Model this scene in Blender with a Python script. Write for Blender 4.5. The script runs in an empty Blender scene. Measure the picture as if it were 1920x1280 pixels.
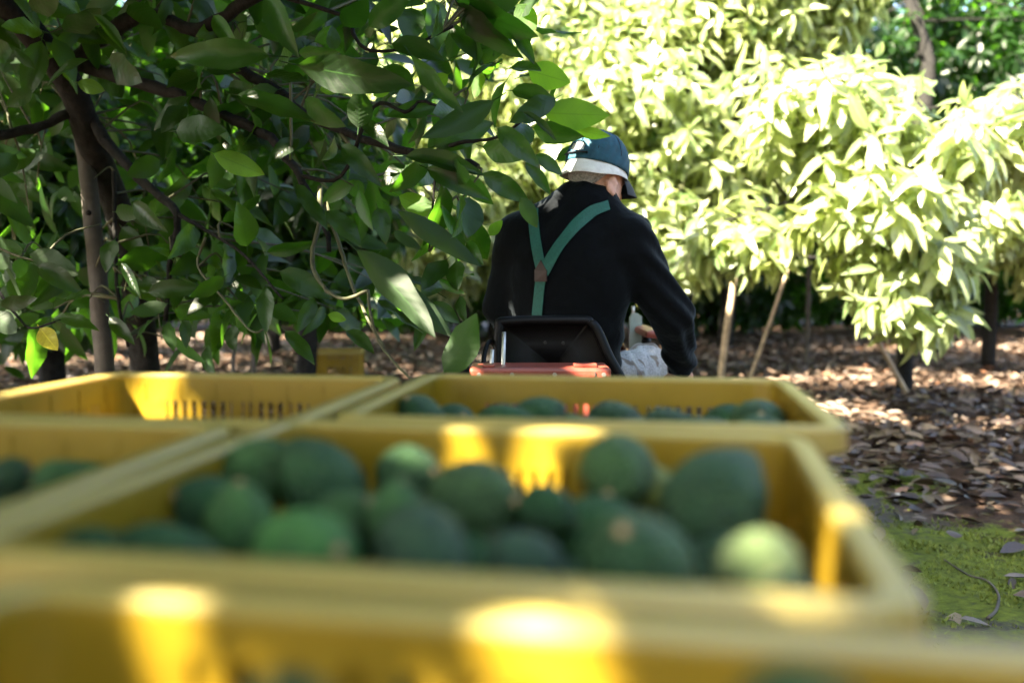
import bpy, bmesh, math, random
import numpy as np
from mathutils import Vector, Matrix, Quaternion

R = math.radians
random.seed(11)
rng = np.random.default_rng(11)
S = bpy.context.scene
COL = S.collection

# ------------------------------------------------------------------ camera, sky, sun, exposure
EYE = np.array([0.0, 0.0, 1.05])
FPX = 1707.0                                   # focal length in pixels of the 1920 wide photograph
PITCH = math.atan(124 / FPX)
cam_d = bpy.data.cameras.new('camera')
cam = bpy.data.objects.new('camera', cam_d)
COL.objects.link(cam)
S.camera = cam
cam.location = EYE
cam.rotation_euler = (R(90) - PITCH, 0, 0)
cam_d.sensor_width = 36.0
cam_d.lens = FPX / 1920 * 36
cam_d.clip_start = 0.01
cam_d.clip_end = 400
cam_d.dof.use_dof = True
cam_d.dof.focus_distance = 2.55
cam_d.dof.aperture_fstop = 1.8

SUN_AZ, SUN_EL = R(50), R(48)                  # the sun stands behind the camera, to its left
SUN = np.array([-math.sin(SUN_AZ) * math.cos(SUN_EL), -math.cos(SUN_AZ) * math.cos(SUN_EL), math.sin(SUN_EL)])
W = bpy.data.worlds.new('World')
S.world = W
W.use_nodes = True
nt = W.node_tree
sky = nt.nodes.new('ShaderNodeTexSky')
sky.sky_type = 'NISHITA'
sky.sun_disc = False
sky.sun_elevation = SUN_EL
sky.sun_rotation = math.atan2(SUN[0], SUN[1])
sky.dust_density = 4.0
sky.ozone_density = 0.6
nt.links.new(sky.outputs[0], nt.nodes['Background'].inputs[0])
nt.nodes['Background'].inputs[1].default_value = 0.05
sl = bpy.data.lights.new('sun', 'SUN')
sl.energy = 4.4
sl.angle = R(0.5)
sl.color = (1.0, 0.88, 0.68)
so = bpy.data.objects.new('sun', sl)
COL.objects.link(so)
so.rotation_euler = Vector(-SUN).to_track_quat('-Z', 'Y').to_euler()
S.view_settings.view_transform = 'Standard'
S.view_settings.look = 'None'
S.view_settings.gamma = 1.0
S.view_settings.use_curve_mapping = False
S.view_settings.exposure = 4.5
S.render.engine = 'CYCLES'
S.cycles.max_bounces = 8
S.cycles.transmission_bounces = 6
S.cycles.use_denoising = True

# ------------------------------------------------------------------ pixel helpers (photograph pixels, 1920 x 1280)
def ray(px, py):
    x = (px - 960) / FPX
    y = (640 - py) / FPX
    c, s = math.cos(PITCH), math.sin(PITCH)
    return np.array([x, c + y * s, -s + y * c])

def P(px, py, Y):
    d = ray(px, py)
    return EYE + d * (Y / d[1])

def PZ(px, py, z):
    d = ray(px, py)
    return EYE + d * ((z - EYE[2]) / d[2])

def proj(p):
    p = np.asarray(p, float) - EYE
    c, s = math.cos(PITCH), math.sin(PITCH)
    f = p[..., 1] * c - p[..., 2] * s
    u = p[..., 1] * s + p[..., 2] * c
    f = np.where(np.abs(f) < 1e-6, 1e-6, f)
    return 960 + p[..., 0] / f * FPX, 640 - u / f * FPX, f

def unit(v):
    v = np.asarray(v, float)
    n = np.linalg.norm(v)
    return v / n if n > 1e-9 else v

# ------------------------------------------------------------------ object helpers
def tag(o, label=None, cat=None, group=None, kind=None):
    if label: o['label'] = label
    if cat: o['category'] = cat
    if group: o['group'] = group
    if kind: o['kind'] = kind
    return o

def link(name, mesh, parent=None):
    o = bpy.data.objects.new(name, mesh)
    COL.objects.link(o)
    if parent is not None:
        o.parent = parent
        o.matrix_parent_inverse = parent.matrix_basis.inverted()
    return o

def empty(name, loc=(0, 0, 0), rz=0.0):
    o = bpy.data.objects.new(name, None)
    COL.objects.link(o)
    o.empty_display_size = 0.05
    o.matrix_basis = Matrix.Translation(Vector(loc)) @ Matrix.Rotation(rz, 4, 'Z')
    return o

def copy_tree(src, parent=None):
    c = src.copy()
    COL.objects.link(c)
    c.parent = parent
    for ch in list(src.children):
        copy_tree(ch, c)
    return c

class MB:
    """collects polygons; build() links them as one mesh object"""
    def __init__(s):
        s.v, s.f = [], []
    def add(s, vs, fs):
        b = len(s.v)
        s.v += [tuple(map(float, p)) for p in vs]
        s.f += [tuple(b + i for i in f) for f in fs]
        return s
    def box(s, lo, hi, m=None):
        x0, y0, z0 = lo
        x1, y1, z1 = hi
        vs = [(x0, y0, z0), (x1, y0, z0), (x1, y1, z0), (x0, y1, z0), (x0, y0, z1), (x1, y0, z1), (x1, y1, z1), (x0, y1, z1)]
        if m is not None:
            vs = [tuple(m @ Vector(v)) for v in vs]
        return s.add(vs, [(3, 2, 1, 0), (4, 5, 6, 7), (0, 1, 5, 4), (1, 2, 6, 5), (2, 3, 7, 6), (3, 0, 4, 7)])
    def tube(s, pts, rad, n=8, cap=True, ell=None):
        pts = [np.asarray(p, float) for p in pts]
        if np.isscalar(rad): rad = [rad] * len(pts)
        t0 = unit(pts[1] - pts[0])
        a = np.cross(t0, [0, 0, 1.0])
        if np.linalg.norm(a) < 1e-3: a = np.cross(t0, [1.0, 0, 0])
        a = unit(a)
        vs, fs = [], []
        for i, p in enumerate(pts):
            t = unit(pts[min(i + 1, len(pts) - 1)] - pts[max(i - 1, 0)])
            a = unit(a - t * np.dot(a, t))
            b = np.cross(t, a)
            for k in range(n):
                q = 2 * math.pi * k / n
                vs.append(p + rad[i] * (math.cos(q) * a + math.sin(q) * b * (ell or 1)))
        for i in range(len(pts) - 1):
            for k in range(n):
                k2 = (k + 1) % n
                fs.append((i * n + k, i * n + k2, (i + 1) * n + k2, (i + 1) * n + k))
        if cap:
            fs.append(tuple(reversed(range(n))))
            fs.append(tuple(range((len(pts) - 1) * n, len(pts) * n)))
        return s.add(vs, fs)
    def grid(s, rows, closed=False):
        n = len(rows[0])
        vs = [p for r in rows for p in r]
        fs = []
        for i in range(len(rows) - 1):
            for k in range(n if closed else n - 1):
                k2 = (k + 1) % n
                fs.append((i * n + k, i * n + k2, (i + 1) * n + k2, (i + 1) * n + k))
        return s.add(vs, fs)
    def mesh(s, name, mat=None, smooth=False, bevel=0.0):
        me = bpy.data.meshes.new(name)
        me.from_pydata(s.v, [], s.f)
        if bevel > 0:
            bm = bmesh.new()
            bm.from_mesh(me)
            bmesh.ops.bevel(bm, geom=[e for e in bm.edges if e.calc_face_angle(0) > 0.6], offset=bevel, segments=2, affect='EDGES', profile=0.6)
            bm.to_mesh(me)
            bm.free()
        if smooth:
            me.polygons.foreach_set('use_smooth', [True] * len(me.polygons))
        if mat: me.materials.append(mat)
        me.update()
        return me
    def build(s, name, mat, parent=None, smooth=False, bevel=0.0):
        return link(name, s.mesh(name, mat, smooth, bevel), parent)

def smooth_path(pts, k=4):
    """Catmull-Rom through the given points"""
    pts = [np.asarray(p, float) for p in pts]
    q = [2 * pts[0] - pts[1]] + pts + [2 * pts[-1] - pts[-2]]
    out = []
    for i in range(1, len(q) - 2):
        for j in range(k):
            t = j / k
            a, b, c, d = q[i - 1], q[i], q[i + 1], q[i + 2]
            out.append(0.5 * ((2 * b) + (c - a) * t + (2 * a - 5 * b + 4 * c - d) * t * t + (3 * b - a - 3 * c + d) * t ** 3))
    out.append(pts[-1])
    return out

# ------------------------------------------------------------------ materials
def new_mat(name):
    m = bpy.data.materials.new(name)
    m.use_nodes = True
    t = m.node_tree
    return m, t, t.nodes['Principled BSDF'], t.nodes['Material Output']

def N(t, kind, **kw):
    n = t.nodes.new(kind)
    for k, v in kw.items():
        setattr(n, k, v)
    return n

def noise(t, scale, detail=4, vec=None, rough=0.55):
    n = N(t, 'ShaderNodeTexNoise')
    n.inputs['Scale'].default_value = scale
    n.inputs['Detail'].default_value = detail
    n.inputs['Roughness'].default_value = rough
    if vec is not None: t.links.new(vec, n.inputs['Vector'])
    return n

def ramp(t, fac, stops):
    n = N(t, 'ShaderNodeValToRGB')
    e = n.color_ramp.elements
    while len(e) > 1: e.remove(e[0])
    e[0].position, e[0].color = stops[0][0], (*stops[0][1], 1)
    for p, c in stops[1:]:
        x = e.new(p)
        x.color = (*c, 1)
    t.links.new(fac, n.inputs[0])
    return n

def math_n(t, op, a, b=None, c=None, clamp=False):
    n = N(t, 'ShaderNodeMath', operation=op)
    n.use_clamp = clamp
    for i, v in enumerate((a, b, c)):
        if v is None: continue
        if isinstance(v, (int, float)): n.inputs[i].default_value = v
        else: t.links.new(v, n.inputs[i])
    return n.outputs[0]

def mixc(t, fac, a, b, mode='MIX'):
    n = N(t, 'ShaderNodeMix', data_type='RGBA', blend_type=mode)
    if isinstance(fac, (int, float)): n.inputs[0].default_value = fac
    else: t.links.new(fac, n.inputs[0])
    for i, v in ((6, a), (7, b)):
        if isinstance(v, tuple): n.inputs[i].default_value = (*v, 1)
        else: t.links.new(v, n.inputs[i])
    return n.outputs[2]

def bump(t, bsdf, height, strength=0.3, dist=0.01):
    n = N(t, 'ShaderNodeBump')
    n.inputs['Strength'].default_value = strength
    n.inputs['Distance'].default_value = dist
    t.links.new(height, n.inputs['Height'])
    t.links.new(n.outputs[0], bsdf.inputs['Normal'])
    return n

def simple(name, col, rough=0.6, metal=0.0, var=0.25, scale=30, bmp=0.15, spec=0.5, bdist=0.003):
    m, t, b, o = new_mat(name)
    tc = N(t, 'ShaderNodeTexCoord')
    n = noise(t, scale, 5, tc.outputs['Object'])
    lo = tuple(c * (1 - var) for c in col)
    hi = tuple(min(1, c * (1 + var)) for c in col)
    r = ramp(t, n.outputs['Fac'], [(0.3, lo), (0.7, hi)])
    t.links.new(r.outputs[0], b.inputs['Base Color'])
    b.inputs['Roughness'].default_value = rough
    b.inputs['Metallic'].default_value = metal
    b.inputs['Specular IOR Level'].default_value = spec
    if bmp: bump(t, b, n.outputs['Fac'], bmp, bdist)
    return m

def leaf_material(name, dark, light, under, trans, tfac=0.34, rough=0.36, spec=0.33):
    """green blade: midrib and side veins from the uv of the leaf, paler underside, light shining through"""
    m, t, b, o = new_mat(name)
    uv = N(t, 'ShaderNodeUVMap')
    sp = N(t, 'ShaderNodeSeparateXYZ')
    t.links.new(uv.outputs[0], sp.inputs[0])
    ax = math_n(t, 'ABSOLUTE', math_n(t, 'MULTIPLY_ADD', sp.outputs[0], 2.0, -1.0))
    at = N(t, 'ShaderNodeAttribute', attribute_name='tone')
    oi = N(t, 'ShaderNodeObjectInfo')
    tone = math_n(t, 'FRACT', math_n(t, 'ADD', at.outputs['Fac'], oi.outputs['Random']))
    mid = math_n(t, 'LESS_THAN', ax, 0.045)
    ph = math_n(t, 'SUBTRACT', math_n(t, 'MULTIPLY', sp.outputs[1], 9.0), math_n(t, 'MULTIPLY', ax, 1.7))
    tri = math_n(t, 'PINGPONG', ph, 0.5)
    vein = math_n(t, 'LESS_THAN', tri, 0.045)
    vein = math_n(t, 'MULTIPLY', vein, 0.45)
    vm = math_n(t, 'MAXIMUM', mid, vein)
    base = ramp(t, tone, [(0.0, dark), (0.75, tuple((a + c) / 2 for a, c in zip(dark, light))), (1.0, light)])
    tc = N(t, 'ShaderNodeTexCoord')
    nz = noise(t, 9, 3, tc.outputs['Object'])
    blot = ramp(t, nz.outputs['Fac'], [(0.35, (0.75, 0.75, 0.75)), (0.7, (1.15, 1.15, 1.1))])
    c = mixc(t, 1.0, base.outputs[0], blot.outputs[0], 'MULTIPLY')
    geo = N(t, 'ShaderNodeNewGeometry')
    c = mixc(t, math_n(t, 'MULTIPLY', geo.outputs['Backfacing'], 0.75), c, under)
    c = mixc(t, math_n(t, 'MULTIPLY', vm, 0.55), c, tuple(min(1, x * 2.2) for x in light))
    edge = math_n(t, 'MULTIPLY', math_n(t, 'GREATER_THAN', math_n(t, 'ADD', math_n(t, 'MAXIMUM', sp.outputs[1], math_n(t, 'MULTIPLY', ax, .93)), math_n(t, 'MULTIPLY', nz.outputs['Fac'], .22)), 1.065), math_n(t, 'GREATER_THAN', tone, .45))
    c = mixc(t, math_n(t, 'MULTIPLY', edge, .8), c, (.07, .040, .018))
    t.links.new(c, b.inputs['Base Color'])
    rg = math_n(t, 'ADD', math_n(t, 'MULTIPLY', geo.outputs['Backfacing'], 0.25), rough)
    t.links.new(rg, b.inputs['Roughness'])
    b.inputs['Specular IOR Level'].default_value = spec
    hgt = math_n(t, 'ADD', math_n(t, 'MULTIPLY', tri, 0.6), math_n(t, 'MULTIPLY', nz.outputs['Fac'], 0.4))
    bump(t, b, hgt, 0.35, 0.004)
    tl = N(t, 'ShaderNodeBsdfTranslucent')
    tcol = mixc(t, tone, trans, tuple(min(1, x * 1.5) for x in trans))
    tcol = mixc(t, math_n(t, 'MULTIPLY', vm, 0.4), tcol, tuple(x * 0.5 for x in trans))
    t.links.new(tcol, tl.inputs[0])
    mx = N(t, 'ShaderNodeMixShader')
    mx.inputs[0].default_value = tfac
    t.links.new(b.outputs[0], mx.inputs[1])
    t.links.new(tl.outputs[0], mx.inputs[2])
    t.links.new(mx.outputs[0], o.inputs[0])
    return m

M = {}
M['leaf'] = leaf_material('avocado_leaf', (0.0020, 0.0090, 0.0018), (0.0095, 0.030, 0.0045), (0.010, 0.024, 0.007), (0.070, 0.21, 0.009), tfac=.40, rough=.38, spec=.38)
M['leaf_bright'] = leaf_material('backlit_young_leaf', (0.02, 0.055, 0.008), (0.035, 0.085, 0.012), (0.04, 0.08, 0.02), (0.26, 0.50, 0.02), tfac=.6, rough=.45)  # backlight painted in: brighter, more translucent copy of the ordinary leaf
M['leaf_pale'] = leaf_material('sunlit_avocado_leaf', (0.032, 0.070, 0.022), (0.34, 0.375, 0.19), (0.15, 0.19, 0.09), (0.46, 0.54, 0.17), tfac=.38, rough=0.30, spec=.6)  # sunlight painted in: paler copy of the ordinary leaf for the sunny row
M['leaf_yellow'] = leaf_material('yellowing_leaf', (0.30, 0.30, 0.02), (0.42, 0.38, 0.03), (0.3, 0.3, 0.06), (0.5, 0.45, 0.03))
M['bark'] = simple('bark', (0.0105, 0.0100, 0.0090), 0.9, var=0.5, scale=22, bmp=0.8, spec=0.2, bdist=0.02)
M['twig'] = simple('green_twig', (0.05, 0.052, 0.020), 0.7, var=0.35, scale=30, bmp=0.3)
M['pole'] = simple('weathered_pole', (0.046, 0.039, 0.031), 0.85, var=0.4, scale=14, bmp=0.6, bdist=0.01)
M['stake'] = simple('pale_stake', (0.25, 0.19, 0.12), 0.8, var=0.35, scale=20, bmp=0.3)

def plastic(name='yellow_plastic', rim_tint=None):
    m, t, b, o = new_mat(name)
    tc = N(t, 'ShaderNodeTexCoord')
    n = noise(t, 14, 6, tc.outputs['Object'])
    r = ramp(t, n.outputs['Fac'], [(0.25, (0.225, 0.146, 0.007)), (0.55, (0.272, 0.178, 0.011)), (0.8, (0.290, 0.200, 0.026))])
    n2 = noise(t, 90, 6, tc.outputs['Object'], 0.7)
    d = ramp(t, n2.outputs['Fac'], [(0.60, (1, 1, 1)), (0.75, (0.62, 0.56, 0.5))])
    c = mixc(t, 1.0, r.outputs[0], d.outputs[0], 'MULTIPLY')
    if rim_tint: c = mixc(t, 0.65, c, rim_tint)
    t.links.new(c, b.inputs['Base Color'])
    b.inputs['Roughness'].default_value = 0.33
    b.inputs['Specular IOR Level'].default_value = 0.55
    bump(t, b, n2.outputs['Fac'], 0.12, 0.002)
    tl = N(t, 'ShaderNodeBsdfTranslucent')
    tl.inputs[0].default_value = (0.70, 0.42, 0.03, 1)
    mx = N(t, 'ShaderNodeMixShader')
    mx.inputs[0].default_value = 0.26
    t.links.new(b.outputs[0], mx.inputs[1])
    t.links.new(tl.outputs[0], mx.inputs[2])
    t.links.new(mx.outputs[0], o.inputs[0])
    return m
M['plastic'] = plastic()
M['plastic_rim'] = plastic('pale_yellow_plastic', (0.38, 0.33, 0.110))  # rim colour mixed towards a paler, greyer yellow

def avocado_skin():
    m, t, b, o = new_mat('avocado_skin')
    tc = N(t, 'ShaderNodeTexCoord')
    oi = N(t, 'ShaderNodeObjectInfo')
    v = N(t, 'ShaderNodeTexVoronoi')
    v.inputs['Scale'].default_value = 7.5
    t.links.new(tc.outputs['Object'], v.inputs['Vector'])
    dots = ramp(t, v.outputs['Distance'], [(0.12, (1, 1, 1)), (0.30, (0, 0, 0))])
    n = noise(t, 1.6, 4, tc.outputs['Object'])
    big = ramp(t, n.outputs['Fac'], [(0.3, (0.72, 0.72, 0.72)), (0.7, (1.3, 1.25, 1.15))])
    c = mixc(t, 1.0, oi.outputs['Color'], big.outputs[0], 'MULTIPLY')
    c = mixc(t, math_n(t, 'MULTIPLY', dots.outputs[0], 0.8), c, (0.12, 0.18, 0.06))
    t.links.new(c, b.inputs['Base Color'])
    b.inputs['Roughness'].default_value = 0.5
    b.inputs['Specular IOR Level'].default_value = 0.3
    n3 = noise(t, 10, 4, tc.outputs['Object'])
    h = math_n(t, 'ADD', v.outputs['Distance'], n3.outputs['Fac'])
    bump(t, b, h, 0.8, 0.006)
    return m
M['avocado'] = avocado_skin()
M['stem'] = simple('avocado_stem', (0.30, 0.19, 0.09), 0.8, scale=200)

def ground_mat():
    m, t, b, o = new_mat('orchard_soil')
    tc = N(t, 'ShaderNodeTexCoord')
    co = tc.outputs['Object']
    n1 = noise(t, 1.3, 6, co)
    n2 = noise(t, 28, 8, co, 0.7)
    soil = ramp(t, n2.outputs['Fac'], [(0.3, (0.030, 0.027, 0.025)), (0.55, (0.065, 0.060, 0.055)), (0.75, (0.13, 0.122, 0.112))])
    lit = ramp(t, n2.outputs['Fac'], [(0.3, (0.022, 0.012, 0.008)), (0.6, (0.055, 0.034, 0.022)), (0.8, (0.095, 0.062, 0.043))])
    sp = N(t, 'ShaderNodeSeparateXYZ')
    t.links.new(co, sp.inputs[0])
    # bare wheel track between the tree rows, leaf mould elsewhere
    off = math_n(t, 'ABSOLUTE', math_n(t, 'SUBTRACT', sp.outputs[0], 0.45))
    trk = math_n(t, 'SUBTRACT', off, math_n(t, 'MULTIPLY', n1.outputs['Fac'], 0.9))
    fac = ramp(t, trk, [(0.9 / 1.0 - 0.25, (0, 0, 0)), (0.99, (1, 1, 1))])
    c = mixc(t, fac.outputs[0], soil.outputs[0], lit.outputs[0])
    # moss
    def lobe(cx, cy, rx, ry):
        a = math_n(t, 'POWER', math_n(t, 'DIVIDE', math_n(t, 'SUBTRACT', sp.outputs[0], cx), rx), 2.0)
        e = math_n(t, 'POWER', math_n(t, 'DIVIDE', math_n(t, 'SUBTRACT', sp.outputs[1], cy), ry), 2.0)
        return math_n(t, 'SUBTRACT', 1.0, math_n(t, 'ADD', a, e), clamp=True)
    ms = math_n(t, 'MAXIMUM', lobe(1.65, 3.1, 1.05, 1.0), lobe(1.9, 4.6, 0.45, 0.5))
    ms = math_n(t, 'MAXIMUM', ms, lobe(-1.1, 4.0, 0.5, 1.2))
    n3 = noise(t, 7, 7, co, 0.65)
    mm = math_n(t, 'ADD', math_n(t, 'MULTIPLY', ms, 0.75), math_n(t, 'MULTIPLY_ADD', n3.outputs['Fac'], 1.6, -0.93))
    mf = ramp(t, mm, [(0.22, (0, 0, 0)), (0.42, (1, 1, 1))])
    moss = ramp(t, n2.outputs['Fac'], [(0.3, (0.032, 0.044, 0.009)), (0.6, (0.100, 0.128, 0.014)), (0.8, (0.18, 0.205, 0.038))])
    mf2 = math_n(t, 'MULTIPLY', mf.outputs[0], math_n(t, 'GREATER_THAN', ms, 0.02))
    c = mixc(t, mf2, c, moss.outputs[0])
    t.links.new(c, b.inputs['Base Color'])
    b.inputs['Roughness'].default_value = 0.95
    b.inputs['Specular IOR Level'].default_value = 0.15
    bump(t, b, n2.outputs['Fac'], 0.9, 0.02)
    return m
M['ground'] = ground_mat()

def dead_leaf_mat():
    m, t, b, o = new_mat('dead_leaf')
    at = N(t, 'ShaderNodeAttribute', attribute_name='tone')
    oi = N(t, 'ShaderNodeObjectInfo')
    tone = math_n(t, 'FRACT', math_n(t, 'ADD', at.outputs['Fac'], oi.outputs['Random']))
    r = ramp(t, tone, [(0.0, (0.015, 0.008, 0.005)), (0.35, (0.042, 0.025, 0.015)), (0.7, (0.078, 0.052, 0.035)), (0.93, (0.15, 0.115, 0.085)), (1.0, (0.17, 0.07, 0.03))])
    tc = N(t, 'ShaderNodeTexCoord')
    n = noise(t, 25, 4, tc.outputs['Object'])
    bl = ramp(t, n.outputs['Fac'], [(0.3, (0.65, 0.65, 0.65)), (0.7, (1.15, 1.15, 1.15))])
    c = mixc(t, 1.0, r.outputs[0], bl.outputs[0], 'MULTIPLY')
    t.links.new(c, b.inputs['Base Color'])
    b.inputs['Roughness'].default_value = 0.55
    bump(t, b, n.outputs['Fac'], 0.4, 0.004)
    return m
M['dead'] = dead_leaf_mat()
M['moss'] = simple('moss_blades', (0.100, 0.130, 0.014), 0.8, var=0.5, scale=3, bmp=0)
M['stone'] = simple('pale_stone', (0.42, 0.40, 0.36), 0.85, scale=40, bmp=0.5)
M['red'] = simple('red_paint', (0.20, 0.040, 0.024), 0.42, var=0.3, scale=9, bmp=0.12)
M['black'] = simple('black_plastic', (0.0025, 0.0025, 0.003), 0.45, var=0.4, scale=25, bmp=0.12, spec=.14)
M['rubber'] = simple('rubber', (0.018, 0.017, 0.016), 0.85, var=0.4, scale=25, bmp=0.3)
M['steel'] = simple('bare_steel', (0.42, 0.41, 0.39), 0.38, metal=0.8, var=0.3, scale=30)
M['mint'] = simple('pale_mint_paint', (0.26, 0.32, 0.29), 0.45, var=0.12, scale=12)
M['wood'] = simple('bed_boards', (0.20, 0.14, 0.085), 0.85, var=0.4, scale=10, bmp=0.5)
M['skin'] = simple('skin', (0.50, 0.27, 0.19), 0.5, var=0.18, scale=60, bmp=0.25, bdist=0.002)
M['hair'] = simple('grey_hair', (0.30, 0.31, 0.32), 0.6, var=0.45, scale=160, bmp=0.8, bdist=0.004)
M['teal'] = simple('teal_webbing', (0.005, 0.082, 0.064), 0.7, var=0.2, scale=160, bmp=0.4, bdist=0.001)
M['leather'] = simple('brown_leather', (0.022, 0.008, 0.008), 0.55, var=0.3, scale=60)
M['navy'] = simple('navy_cotton', (0.0055, 0.052, 0.082), 0.8, var=0.3, scale=45, bmp=0.5, bdist=0.003)
M['navy_dark'] = simple('dark_navy_cotton', (0.006, 0.010, 0.018), 0.8, var=0.3, scale=45)
M['white_cotton'] = simple('white_cotton', (0.62, 0.61, 0.57), 0.85, var=0.14, scale=30, bmp=0.6, bdist=0.006)

def cloth(name, col, fine=220, folds=9, fold_strength=0.8, camo=None):
    m, t, b, o = new_mat(name)
    tc = N(t, 'ShaderNodeTexCoord')
    n = noise(t, folds, 3, tc.outputs['Object'])
    f = noise(t, fine, 2, tc.outputs['Object'])
    v = ramp(t, f.outputs['Fac'], [(0.3, tuple(c * 0.7 for c in col)), (0.7, tuple(min(1, c * 1.35) for c in col))])
    c = v.outputs[0]
    if camo:
        k = noise(t, 7, 2, tc.outputs['Object'])
        k.inputs['Distortion'].default_value = 1.5
        e = ramp(t, k.outputs['Fac'], [(0.40, (0, 0, 0)), (0.43, (1, 1, 1))])
        c = mixc(t, e.outputs[0], camo, c)
        k2 = noise(t, 9, 2, tc.outputs['Object'])
        k2.inputs['Distortion'].default_value = 2.5
        e2 = ramp(t, k2.outputs['Fac'], [(0.64, (0, 0, 0)), (0.66, (1, 1, 1))])
        c = mixc(t, e2.outputs[0], c, (0.05, 0.06, 0.07))
    t.links.new(c, b.inputs['Base Color'])
    b.inputs['Roughness'].default_value = 0.9
    b.inputs['Specular IOR Level'].default_value = 0.1
    b.inputs['Sheen Weight'].default_value = 0.15
    b.inputs['Sheen Roughness'].default_value = 0.4
    b.inputs['Sheen Tint'].default_value = (0.5, 0.65, 0.75, 1)
    h = math_n(t, 'ADD', math_n(t, 'MULTIPLY', n.outputs['Fac'], 1.0), math_n(t, 'MULTIPLY', f.outputs['Fac'], 0.05))
    bump(t, b, h, fold_strength, 0.03)
    return m
M['sweater'] = cloth('black_knit', (0.0016, 0.0024, 0.0034), folds=7, fold_strength=.6)
M['trousers'] = cloth('pale_camouflage', (0.30, 0.295, 0.285), 150, 7, 0.3, camo=(0.15, 0.115, 0.09))

# ------------------------------------------------------------------ leaves
def leaf_template(segs, cols, droop=0.16, fold=0.16, wave=0.0, petiole=True, ratio=0.42, twist=0.0):
    """blade from the origin along +Y with length 1; returns verts, faces, uv per vertex"""
    vs, uv, fs = [], [], []
    xs = np.linspace(-1, 1, cols + 1)
    ring = []
    for i in range(segs + 1):
        s = i / segs
        w = ratio * 0.5 * (math.sin(math.pi * min(1, s ** 0.86)) ** 0.78) * (1 - 0.18 * s) * 1.08
        if i in (0, segs): w = 0.004
        row = []
        for x in xs:
            z = -droop * s * s + fold * abs(x) * w + wave * math.sin(s * 13 + (3 if x > 0 else 0)) * abs(x) * w * 1.5
            a = twist * s
            xx, zz = x * w, z
            row.append(len(vs))
            vs.append((xx * math.cos(a), s, zz + xx * math.sin(a)))
            uv.append((0.5 + x * 0.5, s))
        ring.append(row)
    for i in range(segs):
        for k in range(cols):
            fs.append((ring[i][k], ring[i][k + 1], ring[i + 1][k + 1], ring[i + 1][k]))
    if petiole:
        b = len(vs)
        for y, z in ((-0.17, -0.02), (0.02, 0.002)):
            for q in range(3):
                g = q * 2.094
                vs.append((0.009 * math.cos(g), y, z + 0.009 * math.sin(g)))
                uv.append((0.5, 0.0))
        for q in range(3):
            fs.append((b + q, b + (q + 1) % 3, b + 3 + (q + 1) % 3, b + 3 + q))
    return np.array(vs, float), fs, np.array(uv, float)

def leaf_mesh(name, tpl, mat, tone=0.0):
    vs, fs, uv = tpl
    me = bpy.data.meshes.new(name)
    me.from_pydata([tuple(v) for v in vs], [], fs)
    u = me.uv_layers.new(name='UVMap')
    li = np.empty(len(me.loops), np.int32)
    me.loops.foreach_get('vertex_index', li)
    u.data.foreach_set('uv', uv[li].astype(np.float32).ravel())
    a = me.attributes.new('tone', 'FLOAT', 'POINT')
    a.data.foreach_set('value', np.full(len(vs), tone, np.float32))
    me.polygons.foreach_set('use_smooth', [True] * len(me.polygons))
    me.materials.append(mat)
    me.update()
    return me

HI = [leaf_template(8, 4, 0.14, 0.22, 0.10), leaf_template(8, 4, 0.30, 0.30, 0.14, ratio=0.40), leaf_template(8, 4, 0.05, 0.14, 0.12, ratio=0.46, twist=0.25),
      leaf_template(8, 4, 0.22, 0.40, 0.08, ratio=0.38, twist=-0.3)]
HI_MESH = [leaf_mesh('leaf', t_, M['leaf']) for t_ in HI]
MD = [leaf_template(5, 2, d_, f_, 0.0, True, r_, t_) for d_, f_, r_, t_ in ((0.14, 0.25, 0.42, 0), (0.32, 0.35, 0.38, 0.2), (0.06, 0.18, 0.44, -0.2))]
MD_MESH = [leaf_mesh('leaf', t_, M['leaf']) for t_ in MD]
MD_PALE = [leaf_mesh('leaf', t_, M['leaf_pale']) for t_ in MD]
LO = [leaf_template(4, 2, d_, f_, 0.0, False, r_) for d_, f_, r_ in ((0.14, 0.25, 0.42), (0.32, 0.35, 0.38), (0.06, 0.18, 0.44))]
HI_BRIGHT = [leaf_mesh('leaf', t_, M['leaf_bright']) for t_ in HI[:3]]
HI_YEL = leaf_mesh('leaf', HI[0], M['leaf_yellow'])

NARROW = [leaf_template(4, 2, d_, f_, 0.0, False, r_, t_) for d_, f_, r_, t_ in ((0.20, 0.30, 0.33, .1), (0.38, 0.40, 0.29, .3), (0.10, 0.2, 0.36, -.2))]
MD_PALE = [leaf_mesh('leaf', leaf_template(6, 2, d_, f_, 0.0, True, r_, t_), M['leaf_pale']) for d_, f_, r_, t_ in ((0.20, 0.30, 0.33, .1), (0.38, 0.40, 0.29, .3), (0.10, 0.2, 0.36, -.2))]

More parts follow.
